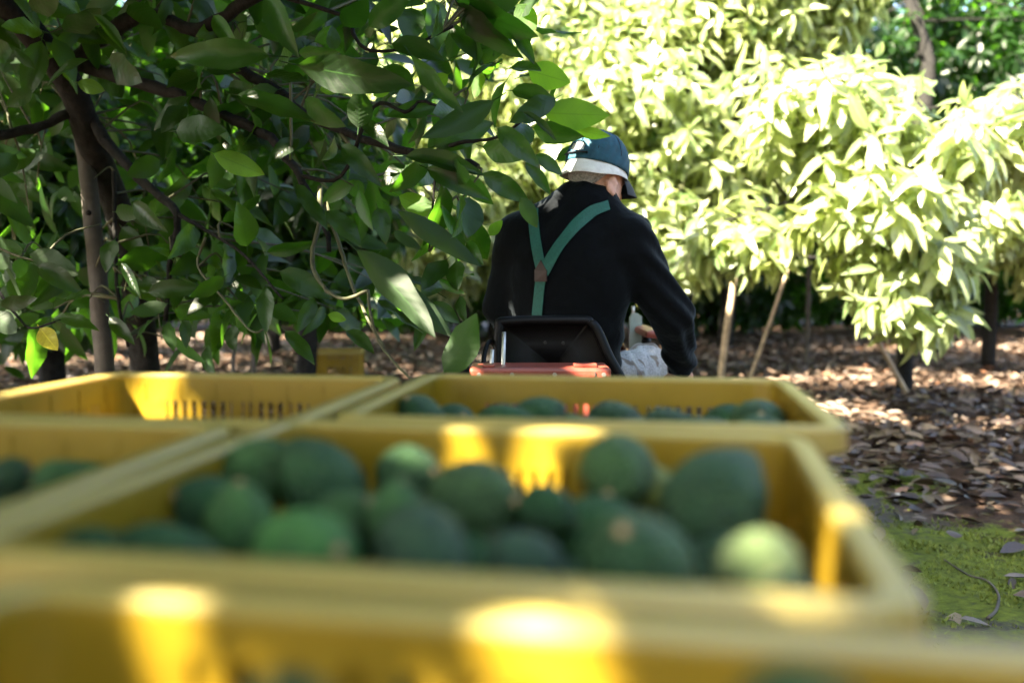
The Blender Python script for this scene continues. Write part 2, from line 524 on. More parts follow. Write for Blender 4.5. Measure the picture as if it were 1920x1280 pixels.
def joined(name, templates, mats4, kinds, tones, mat, parent=None, kind=None):
    """many leaves as one mesh: mats4 (n,4,4), kinds (n,) template index"""
    V, F, U, T = [], [], [], []
    base = 0
    loops = []
    for ti, (tv, tf, tu) in enumerate(templates):
        sel = np.nonzero(kinds == ti)[0]
        if len(sel) == 0: continue
        m = mats4[sel]
        vv = np.einsum('nij,kj->nki', m[:, :3, :3], tv) + m[:, None, :3, 3]
        quads = np.array([f for f in tf], np.int64)
        ff = quads[None] + (base + np.arange(len(sel)) * len(tv))[:, None, None]
        V.append(vv.reshape(-1, 3))
        F.append(ff.reshape(-1, 4))
        U.append(np.tile(tu, (len(sel), 1)))
        T.append(np.repeat(tones[sel], len(tv)))
        base += len(sel) * len(tv)
    V = np.concatenate(V).astype(np.float32)
    F = np.concatenate(F).astype(np.int32)
    U = np.concatenate(U).astype(np.float32)
    T = np.concatenate(T).astype(np.float32)
    me = bpy.data.meshes.new(name)
    me.vertices.add(len(V))
    me.vertices.foreach_set('co', V.ravel())
    me.loops.add(F.size)
    me.loops.foreach_set('vertex_index', F.ravel())
    me.polygons.add(len(F))
    me.polygons.foreach_set('loop_start', np.arange(0, F.size, 4, dtype=np.int32))
    me.polygons.foreach_set('use_smooth', np.ones(len(F), bool))
    me.update(calc_edges=True)
    u = me.uv_layers.new(name='UVMap')
    u.data.foreach_set('uv', U[F.ravel()].ravel())
    a = me.attributes.new('tone', 'FLOAT', 'POINT')
    a.data.foreach_set('value', T)
    me.materials.append(mat)
    o = link(name, me, parent)
    if kind: o['kind'] = kind
    return o

def frame(p, d, n, L, wf=1.0):
    d = unit(d)
    n = np.asarray(n, float) - d * np.dot(n, d)
    if np.linalg.norm(n) < 1e-4: n = np.cross(d, [0.3, 0.5, 0.8])
    n = unit(n)
    x = np.cross(d, n)
    m = np.eye(4)
    m[:3, 0], m[:3, 1], m[:3, 2], m[:3, 3] = x * L * wf, d * L, n * L, p
    return m

def shoot(p, axis, k, L, open0=55, droop=0.35, stem=None):
    """k leaves spiralling round the end of a shoot; returns their matrices"""
    axis = unit(axis)
    s1 = unit(np.cross(axis, [0.31, 0.2, 0.93]))
    s2 = np.cross(axis, s1)
    out = []
    ph = random.uniform(0, 6.28)
    st = stem if stem is not None else L * 0.9
    for i in range(k):
        f = i / max(1, k - 1)
        g = ph + i * 2.4
        rad = math.cos(g) * s1 + math.sin(g) * s2
        op = R(open0 + 35 * (1 - f) + random.uniform(-14, 14))
        d = axis * math.cos(op) + rad * math.sin(op)
        d = unit(d + np.array([0, 0, -1.0]) * droop * random.uniform(0.5, 1.4))
        nrm = axis * 0.8 + np.array([0, 0, 0.7]) - rad * 0.2 + rng.normal(0, 0.18, 3)
        pos = p - axis * st * (1 - f) + rad * 0.02
        out.append(frame(pos, d, nrm, L * random.uniform(0.72, 1.12), random.uniform(0.85, 1.1)))
    return out

# places where the photograph shows sun: nothing in the shading crowns may stand in the way of these rays
LIT = []                                        # (point, radius)
def lit_px(px, py, Y, r): LIT.append((P(px, py, Y), r))
def clear_of_sun(pts, extra=0.05):
    """mask of points that do not block a lit spot"""
    pts = np.asarray(pts, float)
    ok = np.ones(len(pts), bool)
    for q, r in LIT:
        w = pts - q
        s = w @ SUN
        d = np.linalg.norm(w - s[:, None] * SUN, axis=1)
        ok &= ~((s > 0.12) & (d < r + extra))
    return ok

for a in ((880, 850, .87), (940, 858, .87), (1000, 868, .87), (1050, 885, .86)): lit_px(*a, 0.019)        # back wall of the crate in front
for a in ((430, 1300, .408), (540, 1320, .404), (640, 1360, .397)): lit_px(*a, 0.012)
for a in ((1160, 1360, .372),): lit_px(*a, 0.006)
lit_px(230, 722, 1.4, .012); lit_px(290, 752, 1.4, .012); lit_px(340, 785, 1.4, .012)
lit_px(105, 740, 1.25, .05); lit_px(80, 745, 1.2, .04)
lit_px(768, 842, .78, .012); lit_px(1425, 1020, .50, .022); lit_px(1575, 1010, .6, .01)
lit_px(1115, 698, 2.35, .03)
lit_px(150, 385, 3.6, .02)
lit_px(900, 155, 2.7, .04); lit_px(790, 388, 2.6, .04); lit_px(985, 30, 2.6, .06)
lit_px(835, 685, 2.4, .02); lit_px(590, 370, 2.8, .02); lit_px(690, 580, 2.6, .03)
for x in range(1590, 2000, 60): lit_px(x, 708, 9.0, .14)
for y in (480, 520, 560): lit_px(1380, y, 7.7, .12)
lit_px(1400, 555, 14, .35); lit_px(1885, 560, 13, .3)
for i in range(26): lit_px(random.uniform(280, 760), random.uniform(590, 690), random.uniform(7, 10), random.uniform(.03, .07))
lit_px(520, 645, 8.6, .10)
for c in ((2.55, 6.3, 1.6), (2.2, 6.4, 1.2), (2.9, 6.2, 1.9), (2.9, 6.3, 1.1), (2.2, 6.5, 2.1)): LIT.append((np.array(c), .75))
for c in ((1.0, 8.2, 2.2), (1.8, 8.2, 2.6), (2.6, 8.3, 2.6), (1.0, 8.3, 3.2), (2.0, 8.4, 3.5), (2.9, 8.4, 3.5), (1.7, 8.2, 1.7), (.5, 8.6, 2.8), (.3, 9, 3.4), (3.6, 8.4, 2.6), (4.6, 8.6, 1.7), (5.2, 8.8, 1.6), (-.5, 8.6, 2.2), (-.8, 8.6, 3.2), (-1.2, 8.8, 3.4)):
    LIT.append((np.array(c), .85))

# ------------------------------------------------------------------ the ground
def ground():
    n = 110
    gx = np.concatenate([np.linspace(-70, -9, 14), np.linspace(-8.5, 8.5, 86), np.linspace(9, 70, 14)])
    gy = np.concatenate([np.linspace(-40, -3, 8), np.linspace(-2.5, 16, 94), np.linspace(17, 110, 16)])
    X, Y = np.meshgrid(gx, gy)
    Z = 0.018 * np.sin(X * 2.1 + 1.3 * np.sin(Y * 1.7)) + 0.014 * np.sin(Y * 3.3 + X) + rng.normal(0, 0.006, X.shape)
    Z += np.where(np.abs(X - .45) > 1.6, 0.035, 0.0)
    m = MB()
    m.grid([[(X[j, i], Y[j, i], Z[j, i]) for i in range(len(gx))] for j in range(len(gy))])
    o = m.build('ground', M['ground'], None, smooth=True)
    tag(o, kind='structure')
    return o
GROUND = ground()

def leaf_area(x, y):
    """how thick the dead leaves lie here"""
    edge = 1.75 + 0.25 * math.sin(y * 2.3) + 0.12 * math.sin(y * 5.1 + 1)
    if y > 5.2: edge -= min(1.3, (y - 5.2) * 0.55)
    if x > edge: return min(1.0, 0.35 + (x - edge) * 1.8)
    if x < -0.7: return min(1.0, (-.7 - x) * 1.5)
    return 0.12 if y < 9 else 0.9

def litter():
    dt = [leaf_template(4, 2, d_, f_, 0.0, False, r_, tw) for d_, f_, r_, tw in ((-.10, .5, .40, .3), (.18, -.5, .36, -.5), (-.2, .9, .34, .9), (.10, .2, .44, .0))]
    meshes = [leaf_mesh('dead_leaf', q, M['dead']) for q in dt]
    mats, kinds = [], []
    def put(x, y, lift):
        t = random.uniform(0, 6.28)
        d = np.array([math.cos(t), math.sin(t), random.gauss(0, .16)])
        nrm = np.array([random.gauss(0, .38), random.gauss(0, .38), 1.0])
        z = 0.018 * math.sin(x * 2.1 + 1.3 * math.sin(y * 1.7)) + 0.014 * math.sin(y * 3.3 + x) + (0.035 if abs(x - .45) > 1.6 else 0)
        mats.append(frame((x, y, z + lift), d, nrm, random.uniform(.065, .145), random.uniform(.7, 1.15)))
        kinds.append(random.randrange(4))
    n = 0
    while n < 24000:
        y = 2.6 + 12.5 * random.random() ** 0.85
        hw = y * 0.60 + .4
        x = random.uniform(-hw, hw)
        if random.random() > leaf_area(x, y): continue
        put(x, y, random.uniform(.008, .05))
        n += 1
    mats = np.array(mats)
    kinds = np.array(kinds)
    px, py, f = proj(mats[:, :3, 3])
    seen = (px > 1570) & (px < 1930) & (py > 700) & (py < 1280)
    size = np.where(seen, 1 / f, 0)
    big = np.argsort(-size)[:300]
    for i in big:
        o = link('dead_leaf', meshes[kinds[i]], GROUND)
        o.matrix_basis = Matrix(mats[i].tolist())
    rest = np.setdiff1d(np.arange(len(mats)), big)
    joined('leaf_litter', dt, mats[rest], kinds[rest], rng.random(len(rest)), M['dead'], GROUND, 'stuff')
litter()

def moss_tufts():
    V = MB()
    for i in range(7500):
        a = random.random()
        if a < .8: x, y = random.gauss(1.68, .42), random.gauss(3.2, .42)
        else: x, y = random.gauss(1.95, .3), random.gauss(4.7, .4)
        z = 0.018 * math.sin(x * 2.1 + 1.3 * math.sin(y * 1.7)) + 0.014 * math.sin(y * 3.3 + x)
        if math.sin(x * 9 + 2 * math.sin(y * 7)) * math.sin(y * 8.3) < -.25: continue
        t = random.uniform(0, 6.28)
        h = random.uniform(.006, .022)
        c, s = math.cos(t) * .006, math.sin(t) * .006
        V.add([(x - c, y - s, z), (x + c, y + s, z), (x + random.gauss(0, .008), y + random.gauss(0, .008), z + h)], [(0, 1, 2)])
    o = V.build('moss', M['moss'], None)
    tag(o, kind='stuff')
moss_tufts()

# ------------------------------------------------------------------ trees
def leaf_parts(mats, n_parts, meshes, parent, smallest=14):
    """links the leaves that show largest as parts; returns the mask of the others"""
    c = mats[:, :3, 3] + mats[:, :3, 1] * 0.5
    L = np.linalg.norm(mats[:, :3, 1], axis=1)
    px, py, f = proj(c)
    size = L / np.maximum(f, .1) * FPX
    vis = (f > .5) & (px > -20) & (px < 1940) & (py > -20) & (py < 720) & (size > smallest)
    cell = {}
    for i in np.nonzero(vis)[0][np.argsort(f[vis])]:
        key = (int(px[i] // (size[i] * .33)), int(py[i] // (size[i] * .25)))
        if key not in cell: cell[key] = i
    first = sorted(cell.values(), key=lambda i: -size[i])[:n_parts]
    for i in first:
        o = link('leaf', random.choice(meshes), parent)
        o.matrix_parent_inverse = Matrix()
        o.matrix_basis = parent.matrix_basis.inverted() @ Matrix(mats[i].tolist())
    keep = np.ones(len(mats), bool)
    keep[list(first)] = False
    return keep

def make_tree(label, group, base, trunk_pts, trunk_r, crowns, L=.19, n_parts=300, cull=False, per=8, keep_out=None, droop=.4, limbs=6, lo=False, seed=1, pale=False):
    global rng
    random.seed(seed)
    rng = np.random.default_rng(seed)
    root = empty('avocado_tree', base)
    tag(root, label, 'tree', group)
    tp = smooth_path(trunk_pts, 4)
    rr = np.interp(np.linspace(0, 1, len(tp)), np.linspace(0, 1, len(trunk_r)), trunk_r)
    m = MB()
    m.tube(tp, list(rr), 9)
    m.build('trunk', M['bark'], root, smooth=True)
    mats = []
    tw = MB()
    for (c, r, n, shell) in crowns:
        c, r = np.array(c, float), np.array(r, float)
        q = 0
        lobes = [unit(rng.normal(0, 1, 3)) for _ in range(7)]
        while q < n:
            v = unit(rng.normal(0, 1, 3))
            bulge = 0.80 + 0.26 * max(0, max(float(v @ l) for l in lobes)) ** 3 - 0.10 * random.random()
            rad = bulge * (shell + (1 - shell) * random.random() ** .6)
            p = c + v * r * rad
            if p[2] < 0.25: 
                q += 1
                continue
            if keep_out is not None and keep_out(p):
                q += 1
                continue
            q += 1
            ax = unit(v * np.array([1, 1, .6]) + np.array([0, 0, .25]) + rng.normal(0, .25, 3))
            mats += shoot(p, ax, random.randint(per - 2, per + 2), L * random.uniform(.85, 1.15), droop=droop)
            if not lo and random.random() < .6:
                tw.tube([p - ax * L * 1.6 - np.array([0, 0, L * .3]), p - ax * L * .6, p], [.006, .0045, .003], 4, False)
        for k in range(limbs):
            for _ in range(12):
                v = unit(rng.normal(0, 1, 3) * np.array([1, 1, .6]))
                e = c + v * r * .8
                s_ = np.array(tp[int(len(tp) * random.uniform(.55, .95))])
                mid = (s_ + e) / 2 + rng.normal(0, .12, 3) + np.array([0, 0, .1])
                way = smooth_path([s_, mid, e], 4)
                if not cull or clear_of_sun(smooth_path([s_, mid, e], 24), .045).all(): break
            b = MB()
            b.tube(way, list(np.linspace(trunk_r[-1] * .65, .008, 9)), 6, False)
            b.build('branch', M['bark'], root, smooth=True)
    if tw.v: tag(tw.build('twigs', M['twig'], root, smooth=True), kind='stuff')
    mats = np.array(mats)
    if cull:
        mats = mats[clear_of_sun(mats[:, :3, 3] + mats[:, :3, 1] * .5)]
    if keep_out is not None:
        tip = mats[:, :3, 3] + mats[:, :3, 1]
        mats = mats[np.array([not keep_out(t_) for t_ in tip])]
    rest = np.ones(len(mats), bool)
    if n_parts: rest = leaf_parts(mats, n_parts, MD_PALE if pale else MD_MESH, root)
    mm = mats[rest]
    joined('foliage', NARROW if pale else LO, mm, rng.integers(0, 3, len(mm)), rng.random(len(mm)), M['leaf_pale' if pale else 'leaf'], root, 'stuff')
    return root

def in_frame(p, mx=60):
    x, y, f = proj(p)
    return f > 0.2 and -mx < x < 1920 + mx and -mx < y < 1280 + mx

# sunlit row beside the lane
GR = 'sunlit avocado trees beside the lane'
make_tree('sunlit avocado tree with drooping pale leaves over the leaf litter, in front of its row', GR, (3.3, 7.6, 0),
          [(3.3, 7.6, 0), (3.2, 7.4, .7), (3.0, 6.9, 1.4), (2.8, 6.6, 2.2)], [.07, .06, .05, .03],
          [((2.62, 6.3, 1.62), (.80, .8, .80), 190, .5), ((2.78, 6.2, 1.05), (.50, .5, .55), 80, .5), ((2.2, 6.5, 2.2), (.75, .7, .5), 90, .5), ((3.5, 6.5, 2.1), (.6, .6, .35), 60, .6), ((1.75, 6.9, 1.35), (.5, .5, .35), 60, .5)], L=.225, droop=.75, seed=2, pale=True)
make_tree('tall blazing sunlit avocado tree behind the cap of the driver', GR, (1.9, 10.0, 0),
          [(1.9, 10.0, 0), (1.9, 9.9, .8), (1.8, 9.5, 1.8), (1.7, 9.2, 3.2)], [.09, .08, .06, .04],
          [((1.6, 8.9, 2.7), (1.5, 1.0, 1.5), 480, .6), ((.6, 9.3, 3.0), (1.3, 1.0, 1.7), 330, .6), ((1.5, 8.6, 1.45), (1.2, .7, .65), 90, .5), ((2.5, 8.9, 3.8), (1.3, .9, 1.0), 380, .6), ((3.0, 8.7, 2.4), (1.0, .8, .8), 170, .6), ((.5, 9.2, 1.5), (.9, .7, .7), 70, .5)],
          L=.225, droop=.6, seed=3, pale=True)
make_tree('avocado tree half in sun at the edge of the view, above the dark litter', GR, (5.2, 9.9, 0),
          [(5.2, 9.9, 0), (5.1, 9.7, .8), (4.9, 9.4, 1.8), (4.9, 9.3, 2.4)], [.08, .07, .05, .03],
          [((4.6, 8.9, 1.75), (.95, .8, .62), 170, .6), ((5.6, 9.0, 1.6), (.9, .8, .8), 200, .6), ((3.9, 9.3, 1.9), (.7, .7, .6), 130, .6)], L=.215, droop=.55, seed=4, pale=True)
make_tree('shaded dark avocado tree with bare brown forks behind the sunlit leaves', 'shaded trees beyond the sunlit row', (5.4, 11.4, 0),
          [(5.4, 11.8, 0), (5.3, 11.7, 1.5), (5.12, 11.6, 2.7), (5.2, 11.6, 3.7), (4.95, 11.8, 4.8), (5.1, 12.0, 6.0)], [.15, .13, .11, .09, .06, .02],
          [((4.9, 12.4, 4.0), (2.2, 1.0, 1.9), 520, .5), ((7.0, 12.3, 3.8), (1.8, 1.0, 2.1), 380, .5)], L=.21, n_parts=220, seed=5)
# the far end of the orchard
for i, (x, y, zc, lab) in enumerate([
        (-7.5, 15, 2.3, 'far avocado tree closing the view behind the wooden prop post'),
        (-3.6, 15.5, 2.4, 'far avocado tree closing the view above the lone crate on the ground'),
        (-.3, 14.5, 2.6, 'far avocado tree hidden behind the shoulder of the driver'),
        (3.3, 14.5, 2.7, 'far avocado tree showing through gaps under the blazing sunlit one'),
        (7.2, 15.5, 2.6, 'far avocado tree beyond the dark litter at the edge of the view')]):
    make_tree(lab, 'trees closing the far end of the orchard', (x, y + .6, 0), [(x, y + .6, 0), (x + .1, y + .5, 1.2), (x, y + .4, 2.6)], [.13, .11, .07],
              [((x, y, zc - .2), (2.4, 1.2, 2.2), 420, .7), ((x + .4, y + .3, zc + 2.0), (2.3, 1.2, 1.6), 240, .7), ((x, y + .6, .75), (2.9, .8, .7), 170, .6)], L=.27, n_parts=60, limbs=4, lo=True, seed=20 + i)

# a middle row in the shade
for i, (x, y, lab) in enumerate(((-5.8, 10.8, 'mid distance avocado tree seen past the prop post at the frame edge'), (-3.0, 11.3, 'mid distance avocado tree above the sun flecked litter'),
                            (.2, 12.3, 'mid distance avocado tree straight ahead of the tractor'), (2.9, 12.4, 'mid distance avocado tree between the upright stakes'))):
    make_tree(lab, 'shaded trees of the middle row', (x, y, 0), [(x, y, 0), (x + .05, y, .9), (x, y - .1, 2.4)], [.11, .10, .06],
              [((x, y, 2.2), (1.7, 1.0, 1.6), 330, .6), ((x, y - .2, 4.0), (1.7, 1.1, 1.2), 220, .5), ((x - .3, y - .1, 5.5), (1.9, 1.2, .8), 200, .4)], L=.25, n_parts=60, limbs=4, lo=True, seed=60 + i)
# the orchard goes on beyond them
for i, (x, y) in enumerate(((-13, 18.6), (-8.5, 18), (-4, 18.6), (.5, 18), (5, 18.6), (9.5, 18), (14, 18.6), (11, 14.5), (-11, 14))):
    make_tree('distant avocado tree filling a gap behind the rows', 'distant trees of the orchard', (x, y, 0), [(x, y, 0), (x, y, 1.2), (x, y, 2.6)], [.14, .12, .07],
              [((x, y, 2.6), (2.7, 1.4, 2.6), 330, .75), ((x, y, .8), (3.0, 1.0, .9), 150, .7), ((x, y, 5.0), (2.4, 1.4, 1.6), 160, .7)], L=.36, n_parts=0, limbs=2, lo=True, seed=40 + i)
# shaded row on the other side, behind the near tree
GL = 'shaded avocado trees behind the near branches'
def man_keep(p):
    return p[0] > -.35 and p[1] < 7.6 and p[2] < 3.2
make_tree('shaded avocado tree with bluish glossy leaves behind the prop post', GL, (-3.5, 6.9, 0),
          [(-3.5, 6.9, 0), (-3.45, 6.8, .8), (-3.5, 6.8, 2.0)], [.10, .09, .06],
          [((-3.5, 6.6, 1.75), (1.3, 1.0, 1.05), 420, .55), ((-3.4, 6.4, .85), (1.1, .8, .4), 80, .5), ((-4.2, 6.4, 3.0), (1.5, 1.2, 1.0), 180, .6)], L=.19, seed=6)
make_tree('shaded avocado tree behind the tangled twigs and the lone crate', GL, (-1.75, 7.6, 0),
          [(-1.75, 7.6, 0), (-1.7, 7.6, .8), (-1.8, 7.5, 2.2)], [.09, .08, .05],
          [((-1.7, 7.5, 1.75), (1.2, .9, 1.1), 430, .55), ((-1.9, 7.3, 3.0), (1.3, 1.0, 1.0), 160, .6)], L=.19, seed=7, keep_out=man_keep)
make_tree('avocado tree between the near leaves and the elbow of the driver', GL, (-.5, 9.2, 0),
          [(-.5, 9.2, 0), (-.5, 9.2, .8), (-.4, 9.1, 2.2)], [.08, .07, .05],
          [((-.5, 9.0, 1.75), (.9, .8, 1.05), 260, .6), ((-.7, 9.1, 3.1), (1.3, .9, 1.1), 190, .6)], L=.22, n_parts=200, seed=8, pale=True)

# rows outside the picture whose crowns throw the shade over the lane
make_tree('big avocado tree shading the crates from behind the viewer', 'trees whose crowns shade the lane', (-2.0, -1.0, 0),
          [(-2.0, -1.0, 0), (-2.0, -1.0, 1.0), (-1.9, -.9, 2.4), (-1.8, -.8, 3.4)], [.13, .12, .09, .05],
          [((-1.75, -1.0, 3.0), (1.7, 1.7, 1.5), 850, .3), ((-1.9, -2.6, 3.2), (1.8, 1.2, 1.6), 220, .3), ((-2.5, .6, 2.6), (1.1, 1.2, 1.4), 260, .3)], L=.22, n_parts=0, cull=True, lo=True, seed=9,
          keep_out=lambda p: in_frame(p) or np.linalg.norm(p - EYE) < .9)
make_tree('unseen tall avocado tree added above the lane to shade the litter', 'trees whose crowns shade the lane', (-2.75, 3.9, 0),  # crowns added out of view, placed to cast shade on the litter
          [(-2.75, 3.9, 0), (-2.8, 3.9, 1.4), (-2.5, 3.9, 3.2), (-1.8, 3.8, 4.6)], [.13, .12, .09, .06],
          [((-.5, 3.8, 4.9), (1.9, 2.8, .8), 640, .2), ((-1.9, 4.8, 4.6), (1.6, 2.2, 1.0), 330, .2), ((-4.4, 4.6, 4.3), (2.1, 2.3, .9), 520, .2), ((-.4, 6.4, 4.7), (1.8, 1.7, .8), 420, .2), ((-4.6, 8.0, 4.7), (2.2, 2.2, .8), 480, .2), ((-2.2, 7.6, 4.8), (2.0, 1.6, .8), 350, .2), ((-.2, 9.0, 5.1), (2.0, 1.4, .8), 350, .2), ((.9, 2.6, 4.6), (1.1, 1.6, .6), 300, .2), ((2.0, 3.7, 4.7), (1.5, 2.2, .7), 400, .2)], L=.24, n_parts=0, cull=True, lo=True, seed=12,
          keep_out=lambda p: in_frame(p))
make_tree('avocado tree of the sunlit row standing level with the crates outside the view', 'trees whose crowns shade the lane', (3.6, .4, 0),
          [(3.6, .4, 0), (3.6, .4, 1.0), (3.5, .4, 2.6)], [.12, .11, .06],
          [((3.3, .2, 2.2), (1.2, 2.0, 1.8), 520, .5), ((3.2, -2.6, 2.3), (1.3, 1.6, 1.8), 330, .5)], L=.26, n_parts=0, lo=True, seed=13, keep_out=lambda p: in_frame(p) or p[0] < 1.6)
make_tree('avocado tree standing where the lane bends behind the viewer', 'trees whose crowns shade the lane', (.9, -5.2, 0),  # made-up tree, added unseen to keep sky light off the near branches
          [(.9, -5.2, 0), (.9, -5.2, 1.0), (.8, -5.1, 2.6)], [.12, .11, .06],
          [((.8, -5.0, 2.6), (2.0, 1.4, 2.3), 520, .5)], L=.26, n_parts=0, cull=True, lo=True, seed=14, keep_out=in_frame)
make_tree('tall avocado tree standing outside the view in the shaded row', 'trees whose crowns shade the lane', (-6.6, 4.0, 0),
          [(-6.6, 4.0, 0), (-6.6, 4.0, 1.2), (-6.5, 4.0, 3.2)], [.13, .12, .07],
          [((-6.4, 3.6, 3.4), (1.9, 2.4, 2.2), 430, .4), ((-6.8, 6.6, 3.6), (1.6, 2.0, 2.3), 330, .4)], L=.26, n_parts=0, cull=True, lo=True, seed=10, keep_out=in_frame)

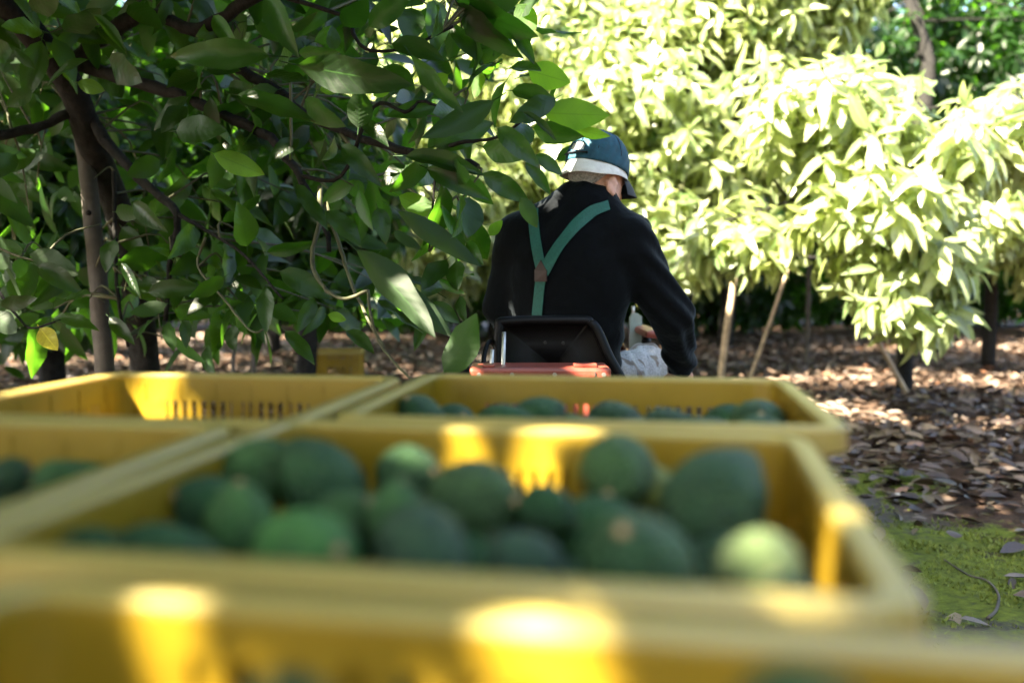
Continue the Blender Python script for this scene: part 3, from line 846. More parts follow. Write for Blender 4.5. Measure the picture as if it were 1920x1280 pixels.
# ------------------------------------------------------------------ the near tree
def near_tree():
    global rng
    random.seed(5)
    rng = np.random.default_rng(77)
    root = empty('avocado_tree', (P(285, 760, 4.3)[0], 4.3, 0))
    tag(root, 'dark avocado tree with big leaves hanging over the crates and the prop post', 'tree', GL)
    m = MB()
    b0 = P(285, 760, 4.3); b0[2] = -.05
    tp = smooth_path([b0, P(268, 640, 4.2), P(232, 430, 3.9), P(168, 260, 3.55), P(132, 160, 3.4), P(50, 50, 3.3), P(-60, -70, 3.2), P(-160, -330, 2.9)], 5)
    m.tube(tp, list(np.interp(np.linspace(0, 1, len(tp)), [0, .25, .5, 1], [.075, .06, .05, .05])), 10)
    m.build('trunk', M['bark'], root, smooth=True)
    def br(pts, r0, r1, mat='bark'):
        q = smooth_path([P(x, y, Y) for x, y, Y in pts], 5)
        q = [p + rng.normal(0, r0 * .12, 3) for p in q]
        b = MB()
        rad = np.linspace(r0, r1, len(q)) * (1 + rng.normal(0, .06, len(q)))
        b.tube(q, list(rad), 8)
        b.build('branch', M[mat], root, smooth=True)
        return q
    nodes = []
    nodes += br([(140, 120, 3.4), (200, 60, 3.3), (280, 28, 3.2), (370, 55, 3.1), (460, 5, 3.0), (560, -60, 2.9)], .030, .018)
    nodes += br([(150, 120, 3.4), (240, 150, 3.3), (330, 175, 3.2), (440, 225, 3.1), (520, 270, 3.0), (560, 330, 2.9), (600, 400, 2.85), (622, 470, 2.8)], .026, .007)
    nodes += br([(168, 220, 3.5), (220, 290, 3.4), (290, 360, 3.3), (332, 402, 3.2), (322, 480, 3.2), (310, 600, 3.2)], .024, .007)
    nodes += br([(135, 205, 3.45), (80, 235, 3.4), (-20, 258, 3.3)], .018, .016)
    nodes += br([(380, 90, 3.3), (440, 125, 3.2), (520, 170, 3.1), (560, 205, 3.0), (640, 245, 2.9), (730, 275, 2.75), (800, 292, 2.65), (900, 310, 2.55)], .021, .009)
    nodes += br([(600, 350, 2.85), (598, 420, 2.8), (585, 480, 2.75), (600, 530, 2.7), (640, 560, 2.6), (690, 545, 2.55)], .008, .005, 'twig')
    nodes += br([(690, 545, 2.55), (695, 590, 2.5), (710, 640, 2.5), (740, 680, 2.48), (772, 712, 2.46)], .005, .003, 'twig')
    nodes += br([(215, 320, 3.4), (215, 430, 3.35), (222, 560, 3.3), (240, 650, 3.3)], .009, .005)
    nodes += br([(330, 400, 3.2), (400, 440, 3.1), (460, 480, 3.0), (530, 560, 2.9)], .008, .004)
    nodes += br([(560, 330, 2.9), (640, 330, 2.8), (700, 200, 2.7), (760, 210, 2.6), (790, 190, 2.6), (835, 205, 2.55)], .007, .004)
    nodes += br([(480, -20, 2.9), (640, 30, 2.7), (665, 70, 2.65), (695, 95, 2.6), (760, 90, 2.55), (850, 50, 2.5)], .007, .004)
    nodes += br([(800, 290, 2.65), (860, 268, 2.55), (930, 258, 2.5), (1000, 212, 2.45)], .007, .003)
    nodes += br([(545, 150, 2.8), (546, 230, 2.8), (545, 300, 2.8)], .005, .004, 'twig')
    nodes += br([(-10, 462, 2.9), (40, 482, 2.9), (85, 492, 2.9)], .004, .003, 'twig')
    nodes += br([(-10, 535, 2.9), (30, 590, 2.85), (60, 615, 2.8), (112, 600, 2.8)], .005, .003)
    nodes += br([(610, 380, 2.85), (640, 470, 2.8), (655, 520, 2.7), (690, 600, 2.6), (720, 650, 2.55)], .007, .004, 'twig')
    nodes += br([(640, 250, 2.9), (700, 330, 2.8), (760, 350, 2.7), (830, 400, 2.6)], .006, .003, 'twig')
    nodes += br([(385, 445, 3.1), (372, 500, 3.1), (420, 560, 3.0), (470, 620, 2.9), (500, 615, 2.9)], .005, .003, 'twig')
    nodes += br([(820, 300, 2.6), (812, 380, 2.6), (805, 470, 2.6)], .004, .003)
    # the leaves one can tell apart: stalk end, tip, width, distance, how they hang
    H = '''856 0 997 77 55 2.5 d;858 6 951 113 45 2.5 d;842 47 904 113 30 2.55 d;970 8 1005 62 48 2.6 b;960 60 1003 107 25 2.5 d;772 15 770 68 60 2.6 d;815 0 828 85 45 2.6 d;
735 82 826 97 38 2.5 d;897 120 895 190 28 2.7 b;990 132 1070 155 48 2.5 b;1020 212 1143 217 55 2.45 b;1042 184 957 228 36 2.4 d;960 170 1040 180 32 2.5 d;1000 240 1080 262 42 2.45 d;
980 210 1048 252 11 2.35 s;1075 242 1143 258 24 2.5 b;926 188 792 268 54 2.4 m;933 240 1005 300 42 2.35 d;905 275 985 297 36 2.45 d;985 305 1035 360 26 2.4 m;1005 290 1055 325 26 2.45 m;
905 325 992 375 42 2.3 m;975 370 1012 430 32 2.3 m;760 293 905 308 32 2.5 d;800 315 910 365 42 2.5 d;765 310 715 335 38 2.6 s;748 367 825 405 42 2.6 b;1042 300 1090 272 25 3.4 m;
770 103 863 212 13 2.4 d;720 125 775 163 40 2.5 d;500 -10 545 95 52 2.5 d;505 105 300 95 58 2.5 m;500 138 582 152 22 2.7 s;557 122 770 163 58 2.4 d;672 240 678 165 57 2.5 m;
572 188 625 240 38 2.6 d;445 178 585 214 36 2.6 d;625 95 625 48 46 2.7 m;645 50 690 5 45 2.6 d;692 50 762 -8 46 2.4 d;680 228 722 258 28 2.6 d;640 272 705 335 38 2.6 d;
400 288 505 332 44 2.7 b;330 245 415 240 52 2.7 d;560 100 630 102 28 2.6 d;205 112 262 155 40 2.9 d;215 450 190 500 30 3.1 d;175 28 238 85 18 2.9 s;145 155 200 172 28 3.2 b;25 92 70 135 18 3.0 m;
165 112 80 145 20 2.9 s;70 498 150 542 42 2.8 m;55 477 150 515 44 2.85 m;42 485 33 522 50 2.85 m;-10 500 20 475 30 2.9 m;0 573 68 560 26 2.8 m;-15 590 45 625 42 2.8 m;75 615 105 655 36 2.8 y;
125 558 168 548 15 2.8 s;100 597 174 598 22 2.8 s;205 595 248 640 26 3.0 d;228 493 260 550 20 3.0 d;258 630 283 600 15 3.0 s;278 548 375 535 38 2.9 m;347 600 349 645 24 2.9 s;
500 472 590 460 30 2.8 m;525 508 622 556 44 2.7 m;463 462 455 385 72 2.7 d;612 395 680 455 36 2.6 s;708 390 725 447 36 2.55 s;615 590 650 600 20 2.7 b;535 620 590 675 28 2.8 d;
435 610 435 655 22 2.9 d;500 540 495 620 32 2.85 d;395 355 478 415 20 2.8 d;555 345 615 430 28 2.7 d;668 468 835 620 62 2.35 m;715 505 845 640 54 2.38 m;707 562 797 623 18 2.45 s;
832 698 911 592 68 2.25 m;810 568 862 602 32 2.4 m;745 395 905 500 24 2.4 m;837 487 790 540 32 2.5 d;855 490 853 540 34 2.5 d;880 370 882 440 52 2.55 d;918 442 940 412 22 2.6 b;
875 455 900 490 30 2.55 d;738 433 792 470 20 2.55 m;822 523 865 553 16 2.5 d;862 555 868 600 20 2.5 d;120 60 190 20 34 3.0 d;60 170 10 200 30 3.1 m;30 290 -20 330 40 2.9 d;
300 300 240 330 40 3.0 d;350 200 300 235 34 2.9 d;250 380 300 430 36 2.9 d;420 520 360 560 30 2.9 d;560 260 500 300 34 2.8 d;60 20 110 -10 40 2.9 d;
240 10 300 45 36 2.8 d;400 30 440 90 34 2.7 d;590 560 560 620 30 2.7 d;650 620 700 650 26 2.6 d;600 170 650 150 30 2.7 b;840 140 800 170 26 2.7 b;700 180 740 150 28 2.7 b'''
    for rec in H.replace('\n', '').split(';'):
        bx, by, tx, ty, w, Y, k = rec.split()
        bx, by, tx, ty, w, Y = map(float, (bx, by, tx, ty, w, Y))
        dY = {'d': -.05, 'm': .0, 'b': .02, 's': -.03, 'y': 0}[k]
        b, t = P(bx, by, Y + .02), P(tx, ty, Y + dY)
        d = t - b
        L = np.linalg.norm(d)
        c = unit(EYE - (b + t) / 2)
        n0 = unit(c - unit(d) * (c @ unit(d)))
        side = np.cross(unit(d), n0)
        ang = {'d': random.choice((-1, 1)) * random.uniform(5, 40), 'm': random.uniform(-25, 25), 'b': random.uniform(-15, 15), 's': 0, 'y': 10}[k]
        if k == 's':                                    # tilted so the upper side mirrors the sky
            nrm = unit(n0 * .55 + np.array([0, 0, .8]))
        else:
            nrm = math.cos(R(ang)) * n0 + math.sin(R(ang)) * side
            if k in 'b': nrm = -nrm                        # seen from below against the light
            elif k == 'm' and random.random() < .5: nrm = -nrm
        vis = max(.45, abs(float(unit(nrm - unit(d) * (nrm @ unit(d))) @ n0)))
        wf = (w / FPX * Y) / (L * .42 * vis)
        wf = min(1.7, max(.45, wf))
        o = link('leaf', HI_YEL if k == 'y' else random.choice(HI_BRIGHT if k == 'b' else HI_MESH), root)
        o.matrix_parent_inverse = Matrix()
        o.matrix_basis = root.matrix_basis.inverted() @ Matrix(frame(b, d, nrm, L, wf).tolist())
        if k == 'y': o['label'] = 'yellowing leaf of the low twig'
    # the leaves between them
    poly = [(-60, -60), (1000, -60), (985, 60), (1000, 120), (1080, 170), (1090, 240), (1000, 300), (960, 370), (900, 420), (880, 500), (850, 560), (760, 640), (640, 610), (520, 640), (420, 630), (250, 650), (-60, 640)]
    def inside(x, y):
        c = False
        for i in range(len(poly)):
            (x1, y1), (x2, y2) = poly[i], poly[i - 1]
            if (y1 > y) != (y2 > y) and x < (x2 - x1) * (y - y1) / (y2 - y1) + x1: c = not c
        return c
    mats = []
    tw = MB()
    n = 0
    while n < 150:
        x, y = random.uniform(-60, 1100), random.uniform(-60, 660)
        if not inside(x, y): continue
        if x > 880 and random.random() < .55: continue
        if y > 420 and random.random() < .25: continue
        Y = random.uniform(3.0, 4.3) if x < 860 else random.uniform(2.5, 2.75)
        p = P(x, y, Y)
        ax = unit(np.array([random.gauss(.35, .5), random.gauss(-.25, .4), random.gauss(-.25, .35)]))
        mats += shoot(p, ax, random.randint(5, 8), random.uniform(.15, .21), droop=.35)
        q = nodes[min(range(0, len(nodes), 2), key=lambda i: np.linalg.norm(nodes[i] - p))]
        if np.linalg.norm(q - p) < .9:
            md = (p + q) / 2 + np.array([0, 0, .05]) + rng.normal(0, .03, 3)
            tw.tube(smooth_path([q, md, p], 3), list(np.linspace(.005, .0022, 7)), 5, False)
        n += 1
    # the rest of the crown arches over the lane, above the picture
    for c, r, k in (((-1.15, 2.3, 3.35), (1.55, 2.0, 1.05), 900), ((-.55, .9, 3.2), (1.0, 1.1, .8), 200), ((-2.6, 2.6, 3.0), (1.2, 1.6, 1.2), 200), ((-1.6, 3.0, 4.3), (1.3, 1.6, .8), 230)):
        for i in range(k):
            v = unit(rng.normal(0, 1, 3))
            p = np.array(c) + v * np.array(r) * random.random() ** .4
            if in_frame(p): continue
            mats += [q for q in shoot(p, unit(v + np.array([0, 0, .2])), 8, .21, droop=.4) if not in_frame(q[:3, 3] + q[:3, 1], 20)]
    tag(tw.build('twigs', M['twig'], root, smooth=True), kind='stuff')
    mats = np.array(mats)
    mats = mats[clear_of_sun(mats[:, :3, 3] + mats[:, :3, 1] * .5, .06)]
    # nothing may hang in front of the driver or inside him
    px, py, f = proj(mats[:, :3, 3] + mats[:, :3, 1] * .7)
    bad = (px > 915) & (px < 1400) & (py > 330) & (f < 3.6) | (px > 1060) & (f > .5) & (f < 3.4) & (py > -5) & (py < 900) | (px > 840) & (py > 560) & (f < 3.6) & (py < 1280) & (f > .3)
    pa, pb = np.array([152, 228.]), np.array([199, 705.])
    off = np.abs(px - (pa[0] + (py - pa[1]) / (pb[1] - pa[1]) * (pb[0] - pa[0])))
    bad |= (off < 75) & (py > 215) & (py < 760) & (f > .5) & (f < 3.75)
    mats = mats[~bad]
    rest = leaf_parts(mats, 180, HI_MESH, root)
    mm = mats[rest]
    joined('foliage', MD, mm, rng.integers(0, 3, len(mm)), rng.random(len(mm)), M['leaf'], root, 'stuff')
near_tree()

# ------------------------------------------------------------------ props, stakes and small ground things
def pole(name, pts, r, mat, label, cat, group=None, knots=0):
    q = smooth_path(pts, 6)
    m = MB()
    q = [np.array(p) + rng.normal(0, r[0] * .05, 3) for p in q]
    m.tube(q, list(np.linspace(r[0], r[1], len(q))), 10)
    o = m.build(name, M[mat], None, smooth=True)
    tag(o, label, cat, group)
    return o
a, b = P(152, 228, 3.6), P(197, 700, 3.6)
foot = b + (b - a) * ((b[2] + .05) / (a[2] - b[2]))
post = pole('prop_post', [foot, b, (a + b) / 2 + np.array([.01, 0, 0]), a], np.array([.040, .031]), 'pole', 'thick grey wooden post propping up the dark branches', 'post')
kn = MB(); kc = (a * .64 + b * .36) + np.array([.008, -.034, .0])
kn.tube([kc + np.array([0, .004, 0]), kc + np.array([0, -.003, 0])], [.012, .008], 8); kn.build('knot', M['bark'], post, smooth=True)
GS = 'stakes under the sunlit trees'
def stake(x0, y0, x1, y1, Y, w, label, mat='stake', ybase=None):
    t, b = P(x0, y0, Y), P(x1, y1, Y)
    f = b + (b - t) * ((b[2] + .03) / (t[2] - b[2]))
    pole('stake', [f, (f + t) / 2 + rng.normal(0, .008, 3), t], np.array([w, w * .8]), mat, label, 'stake', GS)
stake(1386, 465, 1352, 712, 7.7, .032, 'upright pale stake catching the sun beside the elbow of the driver')
stake(1484, 485, 1404, 712, 7.6, .017, 'thin tan stake leaning over the back rim of the full crate')
stake(1520, 400, 1512, 690, 10.0, .028, 'grey upright stake half hidden behind drooping leaves', 'pole')
stake(1632, 610, 1712, 757, 7.4, .022, 'thin brown stake with its foot in the litter before the sun streak')
stake(440, 540, 437, 700, 6.2, .018, 'thin dark stake in the shade beside the lone crate', 'pole')
stake(474, 590, 470, 700, 6.6, .020, 'dark stake in the shade between the lone crate and its twin', 'pole')

gz = lambda x, y: 0.018 * math.sin(x * 2.1 + 1.3 * math.sin(y * 1.7)) + 0.014 * math.sin(y * 3.3 + x)
def on_ground(px, py):
    return PZ(px, py, 0.02)
pts = [on_ground(*q) for q in ((1770, 1048), (1815, 1075), (1850, 1085), (1872, 1110), (1868, 1140), (1852, 1158))]
for i, p in enumerate(pts): p[2] = gz(p[0], p[1]) + .012
m = MB(); m.tube(smooth_path(pts, 5), list(np.linspace(.0025, .006, 26)), 6)
tag(m.build('twig', M['pole'], None, smooth=True), 'curved bare twig lying on the moss beside the crates', 'twig')
def stone(px, py, r, label):
    p = on_ground(px, py)
    bm = bmesh.new()
    bmesh.ops.create_icosphere(bm, subdivisions=2, radius=r)
    for v in bm.verts:
        v.co *= 1 + .18 * math.sin(v.co.x / r * 3 + px) * math.cos(v.co.y / r * 2.5)
        v.co.z *= .5
    me = bpy.data.meshes.new('stone'); bm.to_mesh(me); bm.free()
    me.materials.append(M['stone'])
    me.polygons.foreach_set('use_smooth', [True] * len(me.polygons))
    o = link('stone', me); o.location = (p[0], p[1], gz(p[0], p[1]) + r * .3)
    tag(o, label, 'stone', 'pale stones on the lane')
stone(1686, 916, .028, 'small whitish stone on bare soil at the edge of the litter')
stone(1897, 973, .032, 'flat whitish stone above the moss patch at the edge of the view')
stone(1580, 890, .016, 'tiny pale stone close to the rim of the full crate')

# ------------------------------------------------------------------ crates
def rrect(w, d, r, n=5):
    out = []
    for cx, cy, a0 in ((w / 2 - r, d / 2 - r, 0), (-w / 2 + r, d / 2 - r, 90), (-w / 2 + r, -d / 2 + r, 180), (w / 2 - r, -d / 2 + r, 270)):
        for k in range(n + 1):
            a = R(a0 + 90 * k / n)
            out.append((cx + r * math.cos(a), cy + r * math.sin(a)))
    return out

def loft(m, prof, w, d, r):
    """prof: (inset from the outer edge, z) closed profile swept round a rounded rectangle"""
    rows = []
    for ins, z in prof:
        rows.append([(x, y, z) for x, y in rrect(w - 2 * ins, d - 2 * ins, max(.006, r - ins))])
    rows.append(rows[0])
    m.grid(rows, closed=True)

def make_crate(Wd, Dp, Hh, label, group, pitch=.0146, rz=0.0, corner=None, loc=None, top=.034):
    """corner: world position of the back right rim corner"""
    root = empty('crate')
    tag(root, label, 'crate', group)
    r, t, ins = .040, .0030, .020
    m = MB()
    loft(m, [(.000, Hh - .004), (.004, Hh), (.019, Hh), (.0225, Hh - .003), (.0225, Hh - .012), (.0195, Hh - .012), (.0035, Hh - .005), (.0030, Hh - .026), (.000, Hh - .026)], Wd, Dp, r)
    m.build('rim', M['plastic_rim'], root, smooth=False)
    wi, di, ri = Wd - 2 * ins, Dp - 2 * ins, r - ins + .012
    def wall(name, length, M4):
        b = MB()
        h0, h1 = .010, Hh - .006
        def bx(x0, x1, z0, z1, th=t, y0=0.0):
            b.box((x0, y0, z0), (x1, y0 + th, z1), M4)
        a = length / 2
        band = [(h1 - top, h1), (h1 - .128, h1 - .100), (h0, h0 + .045)]
        for z0, z1 in band: bx(-a, a, z0, z1)
        edge = .030
        for z0, z1 in ((h1 - .100, h1 - top), (h0 + .045, h1 - .128)):
            bx(-a, -a + edge, z0, z1); bx(a - edge, a, z0, z1)
            n = int((2 * a - 2 * edge) / pitch)
            p = (2 * a - 2 * edge) / n
            for i in range(n):
                x = -a + edge + p * (i + .5)
                wd = p * .27 if i % 8 else p * .5
                bx(x - wd, x + wd, z0, z1)
        n = max(3, round(length / .066))                 # stiffening ribs outside
        for i in range(n + 1):
            x = -a + .012 + (2 * a - .024) * i / n
            bx(x - .0016, x + .0016, h0, h1 - .022, .007, t)
            bx(x - .0012, x + .0012, h1 - .033, h1 - .008, .0012, -.0012)
        for z in (h1 - top, h1 - .100, h1 - .128, h0 + .045):
            bx(-a, a, z - .0016, z + .0016, .006, t + .0002)
        b.build(name, M['plastic'], root)
    for name, ln, ang, dist in (('side_wall', wi - 2 * ri, 0, di / 2), ('side_wall', wi - 2 * ri, 180, di / 2), ('end_wall', di - 2 * ri, -90, wi / 2), ('end_wall', di - 2 * ri, 90, wi / 2)):
        wall(name, ln, Matrix.Rotation(R(ang), 4, 'Z') @ Matrix.Translation((0, dist - t, 0)))
    for sx, sy, a0 in ((1, 1, 0), (-1, 1, 90), (-1, -1, 180), (1, -1, 270)):
        c = MB()
        cx, cy = sx * (wi / 2 - ri), sy * (di / 2 - ri)
        rows = []
        for z, rr in ((.008, ri), (Hh - .006, ri), (Hh - .006, ri - t), (.008, ri - t), (.008, ri)):
            rows.append([(cx + rr * math.cos(R(a0 + 90 * k / 5)), cy + rr * math.sin(R(a0 + 90 * k / 5)), z) for k in range(6)])
        c.grid(rows)
        c.build('corner_post', M['plastic'], root, smooth=False)
    f = MB()
    nx = 9
    for i in range(nx):
        x0 = -wi / 2 + .004 + (wi - .008) * i / nx
        f.box((x0, -di / 2 + .004, .0), (x0 + (wi - .008) / nx - .009, di / 2 - .004, .007))
    for yy in (-di / 2 + .01, -di / 4, 0, di / 4, di / 2 - .03):
        f.box((-wi / 2 + .005, yy, .0072), (wi / 2 - .005, yy + .018, .011))
    f.build('base', M['plastic'], root)
    if corner is not None:
        c, s = math.cos(rz), math.sin(rz)
        off = Vector((c * Wd / 2 - s * Dp / 2, s * Wd / 2 + c * Dp / 2, Hh))
        loc = Vector(corner) - off
    root.matrix_basis = Matrix.Translation(Vector(loc)) @ Matrix.Rotation(rz, 4, 'Z')
    return root

RIM = .90
HC = .31
GC = 'yellow harvest crates on the trailer'
crate_a = make_crate(.53, .47, HC, 'yellow slatted crate full of big avocados across the middle of the trailer', GC, rz=R(-10.8), corner=(.280, .853, RIM))
crate_b = make_crate(.54, .44, HC, 'yellow crate of avocados right behind the red box and the seat', GC, rz=R(-8.5), corner=(.402, 1.318, RIM))
crate_c = make_crate(.47, .44, HC, 'empty yellow crate with slotted walls and sun patches inside', GC, rz=R(-8.5), corner=(-.158, 1.352, RIM))
crate_f = make_crate(.54, .44, HC, 'shaded yellow crate with two small avocados showing, before the empty one', GC, rz=R(-7), corner=(-.275, .922, RIM))
crate_e = make_crate(.62, .44, HC, 'blurred yellow crate closest to the viewer with its slotted wall across the bottom', GC, pitch=.026, top=.021, rz=R(-11), corner=(.355, .337, RIM))
far = make_crate(.50, .36, .34, 'lone yellow crate standing on the leaf litter under the shaded trees', None, pitch=.03, rz=R(6), loc=(-1.60, 8.3, .03))

# ------------------------------------------------------------------ avocados
def avocado_mesh():
    m = MB()
    n, k = 18, 20
    rows = []
    for i in range(n + 1):
        s = i / n
        th = math.pi * s
        x = -math.cos(th)
        r = math.sin(th) * (1 - .17 * x - .10 * x * x)        # pear shape, thinner at the stalk
        rows.append([(r * math.cos(2 * math.pi * q / k), r * math.sin(2 * math.pi * q / k), x) for q in range(k)])
    m.grid(rows, closed=True)
    me = m.mesh('avocado', M['avocado'], smooth=True)
    bm = bmesh.new(); bm.from_mesh(me)
    bmesh.ops.remove_doubles(bm, verts=bm.verts, dist=1e-4)
    for v in bm.verts:
        v.co += v.normal * (.02 * math.sin(v.co.x * 5 + 1) * math.sin(v.co.y * 4.2) + .012 * math.sin(v.co.z * 9 + v.co.x * 6))
    bmesh.ops.recalc_face_normals(bm, faces=bm.faces)
    bm.to_mesh(me); bm.free()
    me.polygons.foreach_set('use_smooth', [True] * len(me.polygons))
    return me
AVO = avocado_mesh()
sm = MB(); sm.tube([(0, 0, .93), (0, 0, 1.0), (0, 0, 1.03)], [.10, .12, .07], 10)
STEM = sm.mesh('stem', M['stem'], smooth=True)

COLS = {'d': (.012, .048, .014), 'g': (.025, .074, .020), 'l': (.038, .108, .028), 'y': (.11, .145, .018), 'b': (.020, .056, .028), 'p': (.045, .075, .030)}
def avocado(px, ytop, w, Y, col, label, group, ln=1.28, axis=None, dr=None):
    """px, ytop: middle of the top edge; w: visible width in pixels; ln: length over thickness"""
    rr = w * .5 / FPX * Y
    if axis is None: axis = (random.gauss(0, .5), random.gauss(-.5, .6), random.gauss(.3, .4))
    ax = Vector(axis).normalized()
    if abs(ax.x) > .75: rr /= 1.25                           # lying across: the width shown is its length
    hz = rr * (1 + (ln - 1) * abs(ax.z))
    p = P(px, ytop, Y)
    c = Vector((p[0], Y, p[2] - hz))
    o = bpy.data.objects.new('avocado', AVO)
    COL.objects.link(o)
    o.matrix_basis = Matrix.Translation(c) @ ax.to_track_quat('Z', 'Y').to_matrix().to_4x4() @ Matrix.Rotation(random.uniform(0, 6.3), 4, 'Z') @ Matrix.Diagonal((rr, rr * random.uniform(.95, 1.0), rr * ln, 1))
    o.color = (*[x * random.uniform(.85, 1.2) for x in COLS[col]], 1)
    tag(o, label, 'avocado', group)
    st = bpy.data.objects.new('stem', STEM)
    COL.objects.link(st)
    st.parent = o
    return o

random.seed(21)
GA = 'avocados heaped in the full crate'
T = 'in the full crate'
for a in [
    (482, 808, 142, .79, 'g', 'dark green avocado in the back corner of the full crate beside the dividing rims'),
    (598, 812, 158, .765, 'd', 'plump avocado with a sunlit crown against the back wall of the full crate'),
    (768, 829, 118, .785, 'g', 'small pale avocado lit bright by the sun in the full crate'),
    (893, 856, 172, .70, 'g', 'large green avocado below the sun patch on the crate wall'),
    (1156, 814, 150, .745, 'g', 'round avocado with a rusty stem scar by the back wall of the full crate'),
    (1216, 862, 110, .76, 'y', 'olive yellow avocado squeezed behind the largest smooth one'),
    (1346, 826, 196, .685, 'd', 'largest smooth dark avocado by the inner corner of the full crate'),
    (447, 897, 136, .665, 'l', 'upright green avocado in front of the one in the back corner'),
    (385, 882, 120, .72, 'd', 'dim avocado wedged against the dividing rim of the full crate'),
    (575, 941, 205, .575, 'l', 'big bright green avocado at the front of the heap in the full crate'),
    (645, 908, 118, .67, 'g', 'small dark avocado in the hollow below the sunlit plump one'),
    (738, 898, 104, .65, 'l', 'slim green avocado standing below the pale sunlit one'),
    (795, 946, 184, .57, 'b', 'bluish green avocado behind the middle of the front rim'),
    (1028, 905, 120, .665, 'd', 'nearly black avocado in the middle of the full crate'),
    (984, 985, 164, .55, 'b', 'grey green avocado low behind the front rim of the full crate'),
    (1195, 936, 232, .545, 'b', 'biggest dimpled avocado facing the front rim of the full crate'),
    (1425, 996, 178, .505, 'p', 'pale speckled avocado with a sun patch in the front corner of the full crate'),
    (1500, 1076, 150, .47, 'b', 'dull bluish avocado pressed into the front corner beneath the pale one')]:
    px, yt, w, Y, c, lab = a
    ax = {482: (.6, -.3, .5), 598: (-.5, .2, .6), 1156: (-.25, -.9, -.15), 1346: (.5, .4, .5), 575: (.5, -.6, .3), 738: (.2, .2, .9), 447: (.1, -.2, .9), 893: (.6, -.6, .2), 1425: (-.3, -.8, -.35)}.get(px)
    avocado(px, yt, w, Y, c, lab, GA, axis=ax)
avocado(300, 976, 215, .60, 'd', 'long dark avocado lying under the dividing rim at the front of the full crate', GA, 1.5, (.97, -.15, .05))
avocado(165, 985, 130, .58, 'd', 'dark avocado end half hidden behind the front rim beneath the dividing rim', GA, 1.3, (.6, .4, .1))
def crate_pt(c, x, y, z): return np.array(c.matrix_basis @ Vector((x, y, z)))
def filler(c, hx, hy, zs, n, label, group, top_back=False):
    """dim fruit under and between the ones that show"""
    have = [o.matrix_basis.translation.copy() for o in bpy.data.objects if o.name.startswith('avocado') and o.type == 'MESH']
    put = 0
    for z in zs:
        for _ in range(260):
            if put >= n: return
            q = Vector(crate_pt(c, random.uniform(-hx, hx), random.uniform(-hy, hy), z + random.uniform(-.012, .012)))
            if top_back and (c.matrix_basis.inverted() @ q).y > .085 and z > .20: continue
            if any((q - h).length < .062 for h in have): continue
            have.append(q)
            put += 1
            rr = random.uniform(.032, .036)
            o = bpy.data.objects.new('avocado', AVO)
            COL.objects.link(o)
            ax = Vector((random.gauss(0, 1), random.gauss(0, 1), random.gauss(0, .4)))
            o.matrix_basis = Matrix.Translation(q) @ ax.to_track_quat('Z', 'Y').to_matrix().to_4x4() @ Matrix.Diagonal((rr, rr, rr * 1.3, 1))
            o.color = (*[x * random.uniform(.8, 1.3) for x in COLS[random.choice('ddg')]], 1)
            tag(o, label, 'avocado', group)
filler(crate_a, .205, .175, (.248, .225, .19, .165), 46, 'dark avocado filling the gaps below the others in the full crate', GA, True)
GB = 'avocados in the crate behind the seat'
for a in [
    (787, 738, 100, 1.17, 'd', 'avocado with a pale stem end by the corner post, behind the seat crate rim', (-.3, -.5, .75)),
    (868, 771, 60, 1.10, 'b', 'small dull avocado beside the one with the pale stem end', None),
    (950, 761, 112, 1.07, 'd', 'broad green avocado lying before a bigger dark one in the crate behind the seat', (.9, -.2, .1)),
    (1008, 744, 116, 1.15, 'd', 'bigger dark avocado peeping over the broad one in the crate behind the seat', (.7, .2, .3)),
    (1098, 784, 64, 1.02, 'b', 'grey avocado top barely above the wall between the two avocado crates', None),
    (1150, 756, 108, 1.16, 'd', 'dark flat lying avocado in the middle of the crate behind the seat', (.9, .2, .1)),
    (1192, 782, 80, 1.03, 'b', 'pale grey avocado top in front of the dark flat lying one', None),
    (1248, 768, 96, 1.10, 'b', 'bluish avocado before the bright slots of the crate behind the seat', (.9, 0, .2)),
    (1306, 784, 78, 1.05, 'd', 'avocado low under the bright slots beside the bluish one', None),
    (1422, 745, 112, 1.16, 'd', 'dark avocado with an orange stem scar in the outer corner behind the seat', (-.15, -.85, .45)),
    (1428, 782, 106, 1.04, 'b', 'bluish avocado in front of the one with the orange stem scar', (.9, .2, .1))]:
    px, yt, w, Y, c, lab, ax = a
    avocado(px, yt - 7, w, Y, c, lab, GB, axis=ax)
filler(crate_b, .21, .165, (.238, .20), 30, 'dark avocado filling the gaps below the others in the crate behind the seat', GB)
GF = 'avocados in the shaded crate'
avocado(22, 853, 84, .80, 'd', 'dark avocado at the frame edge in the shaded crate', GF, axis=(.8, -.3, .3))
avocado(110, 857, 104, .78, 'g', 'dark avocado beside the slots of the shaded crate', GF, axis=(.8, -.2, .2))
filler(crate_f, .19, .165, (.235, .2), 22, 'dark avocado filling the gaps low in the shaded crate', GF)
GE = 'avocados in the crate closest to the viewer'
avocado(1505, 1240, 270, .292, 'g', 'blurred avocado top at the bottom edge under the brightest rim', GE, axis=(.6, -.4, .2))
avocado(540, 1268, 240, .30, 'g', 'blurred avocado sliver at the bottom edge under the curved sun patch', GE, axis=(.8, -.2, .1))

# ------------------------------------------------------------------ trailer under the crates
def box_obj(name, lo, hi, mat, parent, rz=0.0, bevel=.004, pivot=None):
    m = MB()
    m.box(lo, hi)
    o = m.build(name, M[mat], parent, bevel=bevel)
    return o

